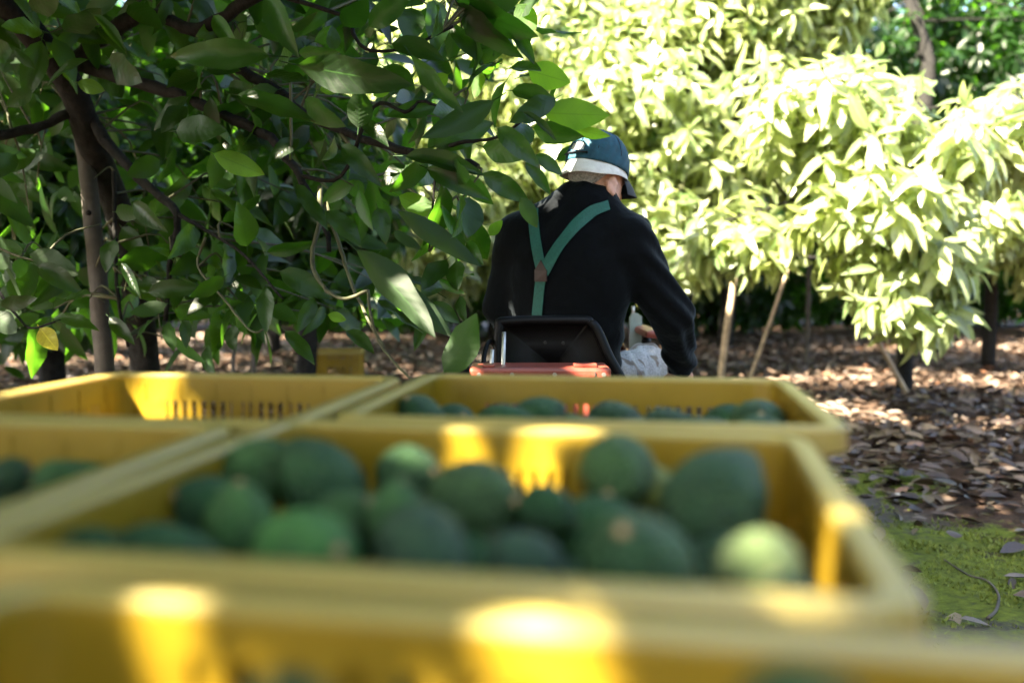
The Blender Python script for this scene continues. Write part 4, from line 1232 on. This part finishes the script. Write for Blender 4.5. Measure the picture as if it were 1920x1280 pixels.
def wheel(root, x, y, r, w, lugs=0):
    m = MB()
    prof = [(r * .62, -w / 2), (r * .92, -w / 2), (r, -w * .32), (r, w * .32), (r * .92, w / 2), (r * .62, w / 2)]
    rows = [[(x + o_, y + rr * math.cos(2 * math.pi * k / 28), r + rr * math.sin(2 * math.pi * k / 28)) for k in range(28)] for rr, o_ in prof]
    m.grid(rows, closed=True)
    ty = m.build('wheel', M['rubber'], root, smooth=True)
    h = MB()
    h.tube([(x - w * .35, y, r), (x + w * .35, y, r)], r * .63, 24)
    h.tube([(x - w * .45, y, r), (x + w * .45, y, r)], r * .2, 12)
    rim = h.build('wheel_rim', M['red'], ty)
    if lugs:
        g = MB()
        for k in range(lugs):
            a = 2 * math.pi * k / lugs
            mm = Matrix.Translation((x, y, r)) @ Matrix.Rotation(a, 4, 'X')
            g.box((-w / 2, -.016, r - .004), (w / 2, .016, r + .018), mm @ Matrix.Rotation(R(18 * (-1) ** k), 4, 'Z'))
        g.build('tread', M['rubber'], ty)
    return ty

TR = empty('trailer', (0, .7, 0))
tag(TR, 'low flat trailer with plank bed carrying the yellow crates', 'trailer')
zb = RIM - HC - .002
rzt = R(-9)
MT = Matrix.Translation((-.17, .66, 0)) @ Matrix.Rotation(rzt, 4, 'Z')
for i in range(8):
    m = MB()
    x0 = -.55 + i * .1375
    m.box((x0, -.66, zb - .030), (x0 + .130, .66, zb), MT)
    m.build('plank', M['wood'], TR)
m = MB()
for x0 in (-.50, .42): m.box((x0, -.64, zb - .095), (x0 + .06, .64, zb - .031), MT)
for y0 in (-.60, 0, .56): m.box((-.54, y0, zb - .080), (.54, y0 + .05, zb - .0315), MT)
m.build('chassis', M['red'], TR)
m = MB(); m.tube([tuple(MT @ Vector(v)) for v in ((0, .6, zb - .07), (.05, 1.0, zb - .15), (.10, 1.45, .42))], .025, 8); m.build('drawbar', M['red'], TR)
for sx in (-1, 1):
    c = MT @ Vector((sx * .36, .05, 0))
    wheel(TR, c.x, c.y, .22, .15)
m = MB(); m.tube([tuple(MT @ Vector((-.36, .05, .22))), tuple(MT @ Vector((.36, .05, .22)))], .025, 8); m.build('axle', M['steel'], TR)
for sx in (-1, 1):
    m = MB(); q = MT @ Vector((sx * .25, .05, 0)); m.box((q.x - .02, q.y - .03, .22), (q.x + .02, q.y + .03, zb - .08)); m.build('strut', M['red'], TR)

# ------------------------------------------------------------------ tractor
TC = empty('tractor', (.1, 2.9, 0))
tag(TC, 'small red tractor with black seat carrying the driver', 'tractor')
# red box behind the seat
xl, xr = P(880, 700, 2.36)[0], P(1146, 700, 2.36)[0]
zt = P(1000, 690, 2.36)[2]
rb = box_obj('rear_box', (xl, 2.36, zt - .26), (xr, 2.52, zt), 'red', TC, bevel=.008)
for x0, x1, z1 in ((905, 928, .007), (1075, 1118, .009)):
    a, b = P(x0, 690, 2.40)[0], P(x1, 690, 2.40)[0]
    box_obj('hinge', (a, 2.375, zt + .0005), (b, 2.42, zt + z1), 'red', rb, bevel=.002)
sx_ = P(1116, 700, 2.36)[0]
box_obj('seam', (sx_ - .0015, 2.3565, zt - .25), (sx_ + .0015, 2.36, zt - .01), 'rubber', rb, bevel=0)
# rods at the side of the seat
for px_, r_, z0, z1, Yr in ((943, .006, 690, 622, 2.46), (921, .006, 690, 655, 2.50)):
    a, b = P(px_, z0, Yr), P(px_ + 2, z1, Yr)
    m = MB(); m.tube([a - np.array([0, 0, .12]), a, b], r_, 10); m.build('rod', M['steel'], TC, smooth=True)
# seat
def seat():
    Y0 = 2.60
    rt = empty('seat', (.13, 2.65, .6)); rt.parent = TC; rt.matrix_parent_inverse = TC.matrix_basis.inverted()
    outline = [(934, 740), (933, 660), (936, 616), (950, 603), (1090, 601), (1108, 606), (1122, 622), (1142, 668), (1166, 712), (1180, 745)]
    pts = smooth_path([P(x, y, Y0 - .00) + np.array([0, .02 * (700 - y) / 100, 0]) for x, y in outline], 5)
    m = MB(); m.tube(pts, .0145, 10); m.build('seat_frame', M['black'], rt, smooth=True)
    # shell: hollow dish inside the frame
    m = MB()
    inner = [P(1045, 690, Y0 + .05)]
    rows = []
    cen = P(1040, 690, Y0)
    for f, dy in ((1.0, 0.0), (.93, .010), (.85, .026), (.5, .032), (.02, .034)):
        rows.append([cen + (p - cen) * f + np.array([0, dy, 0]) for p in pts])
    back = [[p + np.array([0, .008, 0]) for p in r_] for r_ in rows[::-1]]
    m.grid(rows + back)
    m.build('backrest', M['black'], rt, smooth=True)
    m = MB()
    rows = []
    for y, z, w in ((2.62, .74, .17), (2.68, .66, .19), (2.85, .63, .20), (3.05, .635, .20), (3.10, .62, .19)):
        rows.append([(.13 + w * k, y, z + .05 * abs(k) ** 3) for k in np.linspace(-1, 1, 9)])
    lowr = [[(p[0], p[1], p[2] - .025) for p in r_] for r_ in rows[::-1]]
    m.grid(rows + lowr + [rows[0]])
    m.build('seat_pan', M['black'], rt, smooth=True)
    for k, (x, y) in enumerate(((1022, 642), (1056, 643))):
        p = P(x, y, Y0 + .045)
        m = MB(); m.tube([p, p - np.array([0, .008, 0])], .005, 8); m.build('screw', M['rubber'], rt)
seat()
box_obj('seat_post', (.03, 2.70, .38), (.23, 3.0, .61), 'black', TC)
box_obj('floor_plate', (-.22, 2.55, .34), (.52, 3.75, .38), 'red', TC)
box_obj('engine_bay', (-.02, 3.60, .30), (.46, 4.45, .70), 'black', TC)
m = MB()
rows = []
for y, z in ((3.62, .80), (3.75, .83), (4.35, .80), (4.48, .72), (4.50, .50)):
    rows.append([(.22 + .25 * math.copysign(abs(math.cos(a)) ** .5, math.cos(a)), y, z - .16 + .18 * math.sin(a) ** .6 - (0 if 0 < a < math.pi else 0)) for a in np.linspace(0.0001, math.pi - .0001, 13)])
m.grid(rows)
m.grid([[(p[0], p[1], p[2] - .012) for p in r_] for r_ in rows[::-1]])
m.build('hood', M['red'], TC, smooth=True)
a, b = P(1204, 616, 3.45), P(1232, 632, 3.45)
box_obj('fender', (a[0], 3.35, b[2]), (b[0] + .01, 3.75, a[2]), 'red', TC, bevel=.02)
m = MB(); m.tube(smooth_path([P(905, 712, 2.5), P(908, 665, 2.55), P(918, 640, 2.6), P(930, 655, 2.66), P(936, 700, 2.7)], 5), .007, 8); m.build('cable', M['black'], TC, smooth=True)
for px_ in (898, 960, 1040, 1132):
    c = P(px_, 702, 2.36)
    m = MB(); m.tube([c + np.array([0, .002, 0]), c - np.array([0, .006, 0])], .006, 6); m.build('bolt', M['steel'], rb)
# steering column and wheel
m = MB(); m.tube([(.12, 3.62, .60), (.10, 3.36, .86)], .02, 10); m.build('steering_column', M['black'], TC, smooth=True)
m = MB()
cw, nw = np.array([.10, 3.35, .868]), unit([-.07, -.68, .72])
s1 = unit(np.cross(nw, [1, 0, 0])); s2 = np.cross(nw, s1)
ring = [cw + .165 * (math.cos(a) * s1 + math.sin(a) * s2) for a in np.linspace(0, 2 * math.pi, 33)]
m.tube(ring, .013, 8, False)
for q in (0, 11, 22): m.tube([cw, ring[q]], .009, 6)
m.build('steering_wheel', M['black'], TC, smooth=True)
# pale lever shield and black knob beside the thigh
a, b = P(1180, 645, 3.66), P(1203, 588, 3.66)
m = MB()
pr = [(a[0], a[2] - .35), (b[0], a[2] - .35), (b[0] + .002, b[2] - .012), (b[0] - .012, b[2]), (a[0] + .012, b[2] + .004), (a[0] + .002, b[2] - .02)]
m.grid([[(x, 3.66, z) for x, z in pr], [(x, 3.69, z) for x, z in pr]], closed=True)
m.add([(x, 3.66, z) for x, z in pr], [tuple(range(6))]); m.add([(x, 3.69, z) for x, z in pr], [tuple(reversed(range(6)))])
m.build('lever_shield', M['mint'], TC, bevel=.004)
c = P(1187, 574, 3.67)
m = MB(); m.tube([c + np.array([0, .01, -.35]), c + np.array([0, 0, -.02]), c], [.006, .006, .008], 8); m.build('gear_lever', M['steel'], TC, smooth=True)
c = P(1212, 641, 3.60)
m = MB()
m.grid([[c + np.array([.020 * math.sin(t) * math.cos(q), .020 * math.sin(t) * math.sin(q), .022 * math.cos(t)]) for q in np.linspace(0, 6.283, 17)] for t in np.linspace(0.02, 3.1, 9)])
kb = m.build('knob', M['black'], TC, smooth=True)
m = MB(); m.tube([c + np.array([.01, .02, -.40]), c], .006, 8); m.build('throttle_lever', M['steel'], TC, smooth=True)
for sx in (-1, 1):
    wheel(TC, .13 + sx * .40, 2.95, .30, .18, 16)
    wheel(TC, .20 + sx * .38, 4.25, .22, .14, 12)
m = MB(); m.tube([(-.27, 2.95, .30), (.53, 2.95, .30)], .035, 10); m.tube([(-.18, 4.25, .22), (.58, 4.25, .22)], .03, 10); m.build('axle', M['steel'], TC)
m = MB(); m.box((.03, 2.40, .30), (.23, 4.3, .345)); m.build('frame', M['rubber'], TC)

# ------------------------------------------------------------------ the driver
def surface_nets(f, lo, h):
    """f: 3D array of signed distances; returns vertices and quads of the zero surface"""
    n = np.array(f.shape)
    ins = f < 0
    acc = np.zeros((*(n - 1), 3)); cnt = np.zeros(n - 1)
    corner = [(i, j, k) for i in (0, 1) for j in (0, 1) for k in (0, 1)]
    sl_ = lambda c: tuple(slice(c[a], n[a] - 1 + c[a]) for a in range(3))
    for c in corner:
        for a in range(3):
            if c[a]: continue
            d = list(c); d[a] = 1
            va, vb = f[sl_(c)], f[sl_(d)]
            cr = (va < 0) != (vb < 0)
            t = np.where(cr, va / np.where(cr, va - vb, 1), 0)
            for b in range(3):
                acc[..., b] += np.where(cr, c[b] + (t if b == a else 0), 0)
            cnt += cr
    has = cnt > 0
    idx = -np.ones(n - 1, int)
    idx[has] = np.arange(has.sum())
    V = (np.argwhere(has) + acc[has] / cnt[has][:, None]) * h + lo
    Q = []
    for a in range(3):
        b, c = (a + 1) % 3, (a + 2) % 3
        s0 = [slice(1, -1)] * 3; s0[a] = slice(0, n[a] - 1)
        s1_ = list(s0); s1_[a] = slice(1, n[a])
        i0, i1 = ins[tuple(s0)], ins[tuple(s1_)]
        g = np.argwhere(i0 != i1)
        fl = i0[i0 != i1]
        g[:, b] += 1; g[:, c] += 1
        def at(db, dc):
            q = g.copy(); q[:, b] -= db; q[:, c] -= dc
            return idx[q[:, 0], q[:, 1], q[:, 2]]
        q = np.stack([at(1, 1), at(0, 1), at(0, 0), at(1, 0)], 1)
        q[~fl] = q[~fl][:, ::-1]
        Q.append(q)
    return V, np.concatenate(Q)

def rot(yaw=0, pitch=0, roll=0):
    return np.array(Matrix.Rotation(yaw, 3, 'Z') @ Matrix.Rotation(pitch, 3, 'X') @ Matrix.Rotation(roll, 3, 'Y'))
def cap_sdf(a, b, ra, rb):
    a, b = np.array(a, float), np.array(b, float)
    def f(p):
        ab = b - a
        t = np.clip((p - a) @ ab / (ab @ ab), 0, 1)
        return np.linalg.norm(p - a - t[..., None] * ab, axis=-1) - (ra + (rb - ra) * t)
    return f
def ell_sdf(c, r, Rm=None):
    c, r = np.array(c, float), np.array(r, float)
    def f(p):
        q = p - c
        if Rm is not None: q = q @ Rm
        k0 = np.linalg.norm(q / r, axis=-1); k1 = np.linalg.norm(q / (r * r), axis=-1)
        return k0 * (k0 - 1) / np.maximum(k1, 1e-9)
    return f
def smin(a, b, k):
    h = np.clip(.5 + .5 * (b - a) / k, 0, 1)
    return b + (a - b) * h - k * h * (1 - h)
def solid(name, parts, lo, hi, h, mat, parent=None, extra=None, relax=1):
    lo, hi = np.array(lo, float), np.array(hi, float)
    n = np.ceil((hi - lo) / h).astype(int) + 1
    g = np.stack(np.meshgrid(*[lo[i] + h * np.arange(n[i]) for i in range(3)], indexing='ij'), -1).astype(np.float32)
    d = None
    for fn, k in parts:
        v = fn(g)
        d = v if d is None else (np.maximum(d, -v) if k < 0 else smin(d, v, k))
    if extra is not None: d = extra(g, d)
    V, Q = surface_nets(d, lo, h)
    me = bpy.data.meshes.new(name)
    me.from_pydata(V.tolist(), [], Q.tolist())
    bm = bmesh.new(); bm.from_mesh(me)
    for _ in range(relax): bmesh.ops.smooth_vert(bm, verts=bm.verts, factor=.4, use_axis_x=True, use_axis_y=True, use_axis_z=True)
    bm.to_mesh(me); bm.free()
    me.polygons.foreach_set('use_smooth', [True] * len(me.polygons))
    me.materials.append(mat)
    me.update()
    return link(name, me, parent)

ty = R(-20)
TRm = rot(yaw=ty)
C0 = np.array([.195, 2.90, 1.16])
shR, shL = C0 + TRm @ np.array([.172, 0, -.012]), C0 + TRm @ np.array([-.180, 0, .0])
elR, wrR = np.array([.505, 2.86, .920]), np.array([.570, 3.04, .735])
elL, wrL = np.array([-.030, 2.98, .945]), np.array([-.015, 3.24, .865])
pel = np.array([.155, 2.97, .70])
hipR, hipL = pel + np.array([.12, .0, -.035]), pel + np.array([-.09, .04, -.01])
knR, knL = np.array([.50, 3.36, .725]), np.array([.02, 3.40, .80])
anR, anL = np.array([.52, 3.50, .46]), np.array([.05, 3.52, .46])
HC_ = np.array([.266, 2.905, 1.358])
HY = R(-47)
HR = rot(yaw=HY, pitch=R(-14))
def hp(x, y, z): return HC_ + HR @ np.array([x, y, z])

def hand(w, d, up, spread, curl, side=1):
    """palm and five fingers from the wrist w along d"""
    d = unit(d); up = unit(up - d * np.dot(up, d)); s = np.cross(d, up) * side
    out = [(cap_sdf(w, w + d * .03, .026, .030), .02), (ell_sdf(w + d * .060, (.038, .045, .019), np.stack([s, d, up], 1)), .012)]
    for i, (o, L) in enumerate(((-.029, .062), (-.010, .072), (.010, .068), (.028, .052))):
        k = w + d * (.094 - abs(o) * .2) + s * o
        dd = d + s * o * spread
        p = [k]
        a = curl * .4
        for j, fr in enumerate((.46, .30, .24)):
            v = unit(dd * math.cos(a) - up * math.sin(a))
            p.append(p[-1] + v * L * fr)
            a += curl
        for j in range(3): out.append((cap_sdf(p[j], p[j + 1], .0098 - .001 * j, .0092 - .001 * j), .004))
    t0 = w + d * .035 - s * .028
    t1 = t0 + unit(d * .7 - s * .75 - up * .3) * .038
    t2 = t1 + unit(d * .95 - s * .25 - up * .5) * .030
    out += [(cap_sdf(t0, t1, .0145, .012), .012), (cap_sdf(t1, t2, .012, .0095), .004)]
    return out

def ear(side):
    c = hp(.080 * side, -.010, -.034)
    A = HR @ rot(yaw=R(-22) * side)
    return [(ell_sdf(c, (.011, .021, .036), A), .006), (ell_sdf(c + A @ np.array([.011 * side, .004, .003]), (.007, .012, .023), A), -1), (ell_sdf(c + A @ np.array([.004 * side, .007, -.028]), (.007, .009, .011), A), .006)]

body = [(ell_sdf((.185, 2.90, 1.06), (.185, .115, .18), TRm), .03), (ell_sdf((.165, 2.94, .86), (.170, .125, .19), TRm), .05), (ell_sdf(pel, (.165, .125, .12)), .05),
        (cap_sdf(shL, shR, .055, .055), .05), (cap_sdf((.215, 2.895, 1.18), (.245, 2.90, 1.30), .070, .056), .03), (cap_sdf((.245, 2.90, 1.28), hp(0, -.01, -.03), .056, .056), .02),
        (ell_sdf(hp(0, -.005, .03), (.076, .097, .090), HR), .02), (ell_sdf(hp(0, .035, -.045), (.060, .062, .070), HR), .04), (ell_sdf(hp(0, .062, -.095), (.030, .026, .022), HR), .03),
        (cap_sdf(hp(0, .094, .012), hp(0, .118, -.030), .009, .014), .010), (cap_sdf(hp(-.022, .098, -.062), hp(.022, .098, -.062), .007, .007), .008),
        (cap_sdf(hp(-.045, .078, .022), hp(.045, .078, .022), .012, .012), .012),
        (ell_sdf(hp(.032, .087, .004), (.014, .008, .009), HR), .004), (ell_sdf(hp(-.032, .087, .004), (.014, .008, .009), HR), .004)]
body += ear(1) + ear(-1)
body += [(cap_sdf(shR, elR, .050, .040), .03), (cap_sdf(elR, wrR, .042, .027), .012), (cap_sdf(shL, elL, .050, .040), .03), (cap_sdf(elL, wrL, .042, .027), .012)]
body += hand(wrR, (.20, .85, -.45), (.1, .4, .9), 3, .45, 1) + hand(wrL, (.15, .95, .0), (0, .0, 1), 2, .75, -1)
for h_, k_, a_ in ((hipR, knR, anR), (hipL, knL, anL)):
    body += [(cap_sdf(h_, k_, .075, .050), .04), (cap_sdf(k_, a_, .050, .036), .012), (cap_sdf(a_, a_ + np.array([.02, .13, -.05]), .036, .030), .02)]
def cut_ear(g, d): return d
person = solid('person', body, (-.20, 2.66, .33), (.76, 3.72, 1.50), .0085, M['skin'])
tag(person, 'man in black sweater and teal suspenders seated on the tractor, seen from behind', 'person')

def creases(g, d):
    """soft folds at the arms, the waist and across the back"""
    x, y, z = g[..., 0], g[..., 1], g[..., 2]
    arm = np.clip((x - .36) / .08, 0, 1)
    w = .0058 * np.sin((z * 1.0 + x * .9) * 85 + 2.2 * np.sin(y * 22)) * arm
    w += .0045 * np.sin((x * .55 + z) * 70 + 1.5 * np.sin(x * 26)) * np.clip((.98 - z) / .14, 0, 1) * (1 - arm)
    w += .0034 * np.sin((z - x * .8) * 60 + 3 * np.sin(x * 17)) * np.clip((z - 1.0) / .1, 0, 1) * (1 - arm)
    return d + w.astype(np.float32)
sw = [(ell_sdf((.185, 2.895, 1.055), (.212, .142, .200), TRm), .03), (ell_sdf((.165, 2.935, .87), (.197, .155, .19), TRm), .06), (ell_sdf((.16, 2.95, .76), (.187, .150, .10), TRm), .05),
      (cap_sdf(shL, shR, .074, .074), .05), (cap_sdf((.205, 2.885, 1.175), (.235, 2.895, 1.262), .105, .084), .05), (cap_sdf((.055, 2.935, 1.180), (.215, 2.89, 1.262), .078, .080), .05), (cap_sdf((.355, 2.85, 1.165), (.245, 2.89, 1.255), .078, .076), .05),
      (cap_sdf(shR, elR, .078, .066), .03), (cap_sdf(elR, wrR + (elR - wrR) * .1, .066, .050), .015),
      (cap_sdf(shL, elL, .078, .064), .03), (cap_sdf(elL, wrL + (elL - wrL) * .1, .064, .048), .015)]
def sweater_shape(g, d):
    d = creases(g, d)
    # standing collar, open at the top
    ax0, ax1 = np.array([.222, 2.888, 1.240]), np.array([.258, 2.922, 1.288])
    nrm = unit(ax1 - ax0)
    d = smin(d, np.maximum(cap_sdf(ax0, ax1, .090, .080)(g), (g - ax1) @ nrm - .0), .015)
    hole = np.maximum(cap_sdf(ax0 + nrm * .03, ax1 + nrm * .06, .066, .071)(g), -((g - ax0) @ nrm - .03))
    d = np.maximum(d, -hole)
    # cuffs end flat
    for e, w_ in ((elR, wrR), (elL, wrL)):
        a_ = unit(w_ - e)
        near = np.linalg.norm(g - w_, axis=-1) < .12
        d = np.where(near, np.maximum(d, (g - w_) @ a_ + .012), d)
    return d
sweater = solid('sweater', sw, (-.22, 2.64, .62), (.78, 3.40, 1.40), .0080, M['sweater'], person, sweater_shape)

tr = [(ell_sdf(pel + np.array([0, 0, -.005]), (.182, .150, .125)), .03)]
for h_, k_, a_ in ((hipR, knR, anR), (hipL, knL, anL)):
    tr += [(cap_sdf(h_, k_, .100, .072), .04), (cap_sdf(k_, a_ + np.array([0, .0, -.02]), .076, .062), .015)]
def tr_shape(g, d):
    x, y, z = g[..., 0], g[..., 1], g[..., 2]
    return d + (.0040 * np.sin((x * 1.3 + y * .25 - z * .5) * 78 + 2.0 * np.sin(y * 9 + z * 6)) + .0025 * np.sin((y + z * .7) * 42 + 1.6 * np.sin(x * 24))).astype(np.float32)
trousers = solid('trousers', tr, (-.16, 2.74, .36), (.66, 3.66, .96), .0085, M['trousers'], person, tr_shape)
for a_, nm in ((anR, 1), (anL, -1)):
    f0 = a_ + np.array([.0, -.02, -.035])
    solid('boot', [(cap_sdf(a_ + np.array([0, 0, .02]), f0, .050, .050), .02), (cap_sdf(f0 + np.array([0, -.02, -.01]), f0 + np.array([.03 * nm, .20, -.015]), .044, .040), .02)],
          (a_[0] - .12, a_[1] - .14, .36), (a_[0] + .14, a_[1] + .30, a_[2] + .10), .010, M['black'], person, lambda g, d: np.maximum(d, .382 - g[..., 2]))

# suspenders laid over the back of the sweater
from mathutils.bvhtree import BVHTree
bv = BVHTree.FromPolygons([v.co[:] for v in sweater.data.vertices], [p.vertices[:] for p in sweater.data.polygons])
def on_back(px, py):
    d = Vector(ray(px, py)).normalized()
    h = bv.ray_cast(Vector(EYE), d)
    return (h[0], h[1]) if h[0] is not None else (None, None)
def strap(name, pts, w, mat, parent, lift=.004, th=.0025):
    rows = []
    n = 26
    pts = [np.array(p, float) for p in pts]
    seg = np.linspace(0, len(pts) - 1, n)
    for s_ in seg:
        i = min(int(s_), len(pts) - 2)
        q = pts[i] + (pts[i + 1] - pts[i]) * (s_ - i)
        t = unit(pts[i + 1] - pts[i]); nn = np.array([-t[1], t[0]])
        row = []
        for k in (-1, -.5, 0, .5, 1):
            h, nr = on_back(*(q + nn * k * w / 2))
            if h is None: row = None; break
            row.append((np.array(h), np.array(nr)))
        if row: rows.append(row)
    out = [[h + nr * (lift) for h, nr in r_] for r_ in rows]
    # even out the dips so the webbing spans the folds
    for _ in range(3):
        out = [out[0]] + [[(out[i - 1][k] + 2 * out[i][k] + out[i + 1][k]) / 4 for k in range(5)] for i in range(1, len(out) - 1)] + [out[-1]]
    top = [[p + np.array(rows[i][k][1]) * th for k, p in enumerate(r_)] for i, r_ in enumerate(out)]
    m = MB()
    loop = [[*t_, *b_[::-1]] for t_, b_ in zip(top, out)]
    m.grid(loop, closed=True)
    m.add(loop[0], [tuple(range(10))]); m.add(loop[-1], [tuple(range(10))])
    return m.build(name, M[mat], parent, smooth=False)
strap('suspender_strap', [(1003, 376), (1000, 400), (1004, 440), (1010, 478), (1018, 512)], 19, 'teal', person)
strap('suspender_strap', [(1140, 386), (1110, 396), (1078, 425), (1048, 462), (1020, 512)], 20, 'teal', person, lift=.0062)
strap('suspender_strap', [(1016, 512), (1012, 550), (1007, 600), (1003, 640)], 18, 'teal', person)
lp = []
for x, y in ((1017, 489), (1028, 508), (1027, 527), (1006, 527), (1006, 508)):
    h, nr = on_back(x, y); lp.append((np.array(h) + np.array(nr) * .0115, np.array(nr)))
m = MB(); k = len(lp)
m.add([p for p, _ in lp] + [p - n_ * .006 for p, n_ in lp], [tuple(range(k)), tuple(reversed(range(k, 2 * k)))] + [(i, k + i, k + (i + 1) % k, (i + 1) % k) for i in range(k)])
m.build('leather_patch', M['leather'], person)

# hair, bucket hat and cap
def dome(name, mat, parent, rx, ry, rz, off, edge, thick=.003, holes=None, nu=48, nv=14, smooth=True, bulge=None):
    """shell over the head from its crown down to edge(theta); theta 0 = face, pi = nape"""
    m = MB()
    outr, inr = [], []
    for j in range(nv + 1):
        ro, ri = [], []
        for i in range(nu):
            th = 2 * math.pi * i / nu
            lo_ = edge(th)
            ph = (math.pi / 2) * (1 - j / nv) + lo_ * (j / nv)
            for lst, e in ((ro, 0), (ri, thick)):
                c = math.cos(ph)
                b = bulge(th, ph) if bulge else 0
                lst.append(hp(off[0] + (rx - e + b) * c * math.sin(th), off[1] + (ry - e + b) * c * math.cos(th), off[2] + (rz - e + b) * math.sin(ph)))
        outr.append(ro); inr.append(ri)
    n = nu
    vs = [p for r_ in outr for p in r_] + [p for r_ in inr for p in r_]
    B = (nv + 1) * n
    fs = []
    keep = np.ones((nv, nu), bool)
    for j in range(nv):
        for i in range(nu):
            if holes and holes(2 * math.pi * (i + .5) / nu, (j + .5) / nv): keep[j, i] = False
    for j in range(nv):
        for i in range(nu):
            if not keep[j, i]: continue
            i2 = (i + 1) % n
            a, b, c, d = j * n + i, j * n + i2, (j + 1) * n + i2, (j + 1) * n + i
            fs.append((a, b, c, d)); fs.append((B + d, B + c, B + b, B + a))
            if j == nv - 1 or not keep[j + 1, i]: fs.append((d, c, B + c, B + d))
            if j > 0 and not keep[j - 1, i]: fs.append((b, a, B + a, B + b))
            if not keep[j, (i + 1) % n]: fs.append((c, b, B + b, B + c))
            if not keep[j, (i - 1) % n]: fs.append((a, d, B + d, B + a))
    m.add(vs, fs)
    return m.build(name, M[mat], parent, smooth=smooth)
back = lambda th: .5 - .5 * math.cos(th)               # 1 at the nape, 0 at the face
dome('hair', 'hair', person, .081, .102, .100, (0, -.006, .026), lambda th: R(12) - R(72) * max(0, (back(th) - .47) / .53) ** .7 - R(10) * math.sin(th * 9) * .1, .006)
hat = dome('bucket_hat', 'white_cotton', person, .088, .108, .104, (0, -.004, .036), lambda th: R(4), .003, bulge=lambda th, ph: .0015 * math.sin(th * 7 + ph * 5))
m = MB()
rows = []
for t_, rr, dz in ((0, 0, .026), (.3, .006, .012), (.65, .014, -.004), (1.0, .021, -.018), (1.02, .020, -.020), (.65, .011, -.006), (.3, .003, .010), (0, -.003, .024)):
    row = []
    for i in range(64):
        th = 2 * math.pi * i / 64
        wob = (1 + .10 * math.sin(th * 3 + 1) + .06 * math.sin(th * 8))
        k_ = .22 + .78 * back(th)
        row.append(hp((.0885 + rr * .75 * k_ * wob) * math.sin(th), -.004 + (.1085 + rr * .75 * k_ * wob) * math.cos(th), .026 + (dz - .026) * k_ - .006 * t_ * back(th) + .002 * math.sin(th * 5)))
    rows.append(row)
rows.append(rows[0])
m.grid(rows, closed=True)
m.build('hat_brim', M['white_cotton'], hat, smooth=True)
arch = lambda th, v: abs(th - math.pi) < .36 and .66 < v < .86 and (abs(th - math.pi) / .36) ** 2 + ((.86 - v) / .20) ** 2 < 1.0
cap_ = dome('cap', 'navy', person, .0935, .1135, .110, (0, -.003, .038), lambda th: R(-8), .003, holes=arch, nu=96, nv=26, bulge=lambda th, ph: .0014 * math.sin(th * 6) + .001 * math.sin(th * 23 + ph * 9))
m = MB()
m.tube([hp(.0945 * math.sin(t_) * 1.0, -.003 + .1145 * math.cos(t_), .0430) for t_ in np.linspace(math.pi - .50, math.pi + .50, 15)], .0075, 8, True, .35)
m.build('cap_strap', M['navy_dark'], cap_, smooth=True)
m = MB()
rows = []
for f_, s_ in ((0, 0), (.35, .0), (.7, -.004), (1.0, -.012)):
    rows.append([hp(.082 * math.sin(q) * (1 - .06 * f_), -.003 + .1125 * math.cos(q) + .078 * f_ * math.cos(q * .9), .034 - .030 * f_ - .030 * math.sin(abs(q)) ** 2 + s_) for q in np.linspace(-1.15, 1.15, 17)])
low = [[p - HR @ np.array([0, 0, .004]) for p in r_] for r_ in rows[::-1]]
m.grid(rows + low + [rows[0]])
m.build('cap_bill', M['navy_dark'], cap_, smooth=True)
m = MB(); m.tube([hp(0, 0, .146), hp(0, 0, .151)], [.008, .005], 10); m.build('cap_button', M['navy_dark'], cap_, smooth=True)
for th in (0.52, 1.57, 2.35, 3.93, 4.71, 5.76):
    m = MB()
    m.tube([hp(.0942 * math.cos(ph) * math.sin(th), -.003 + .1142 * math.cos(ph) * math.cos(th), .038 + .1107 * math.sin(ph)) for ph in np.linspace(R(12), R(88), 12)], .0012, 5)
    m.build('cap_seam', M['navy_dark'], cap_, smooth=True)
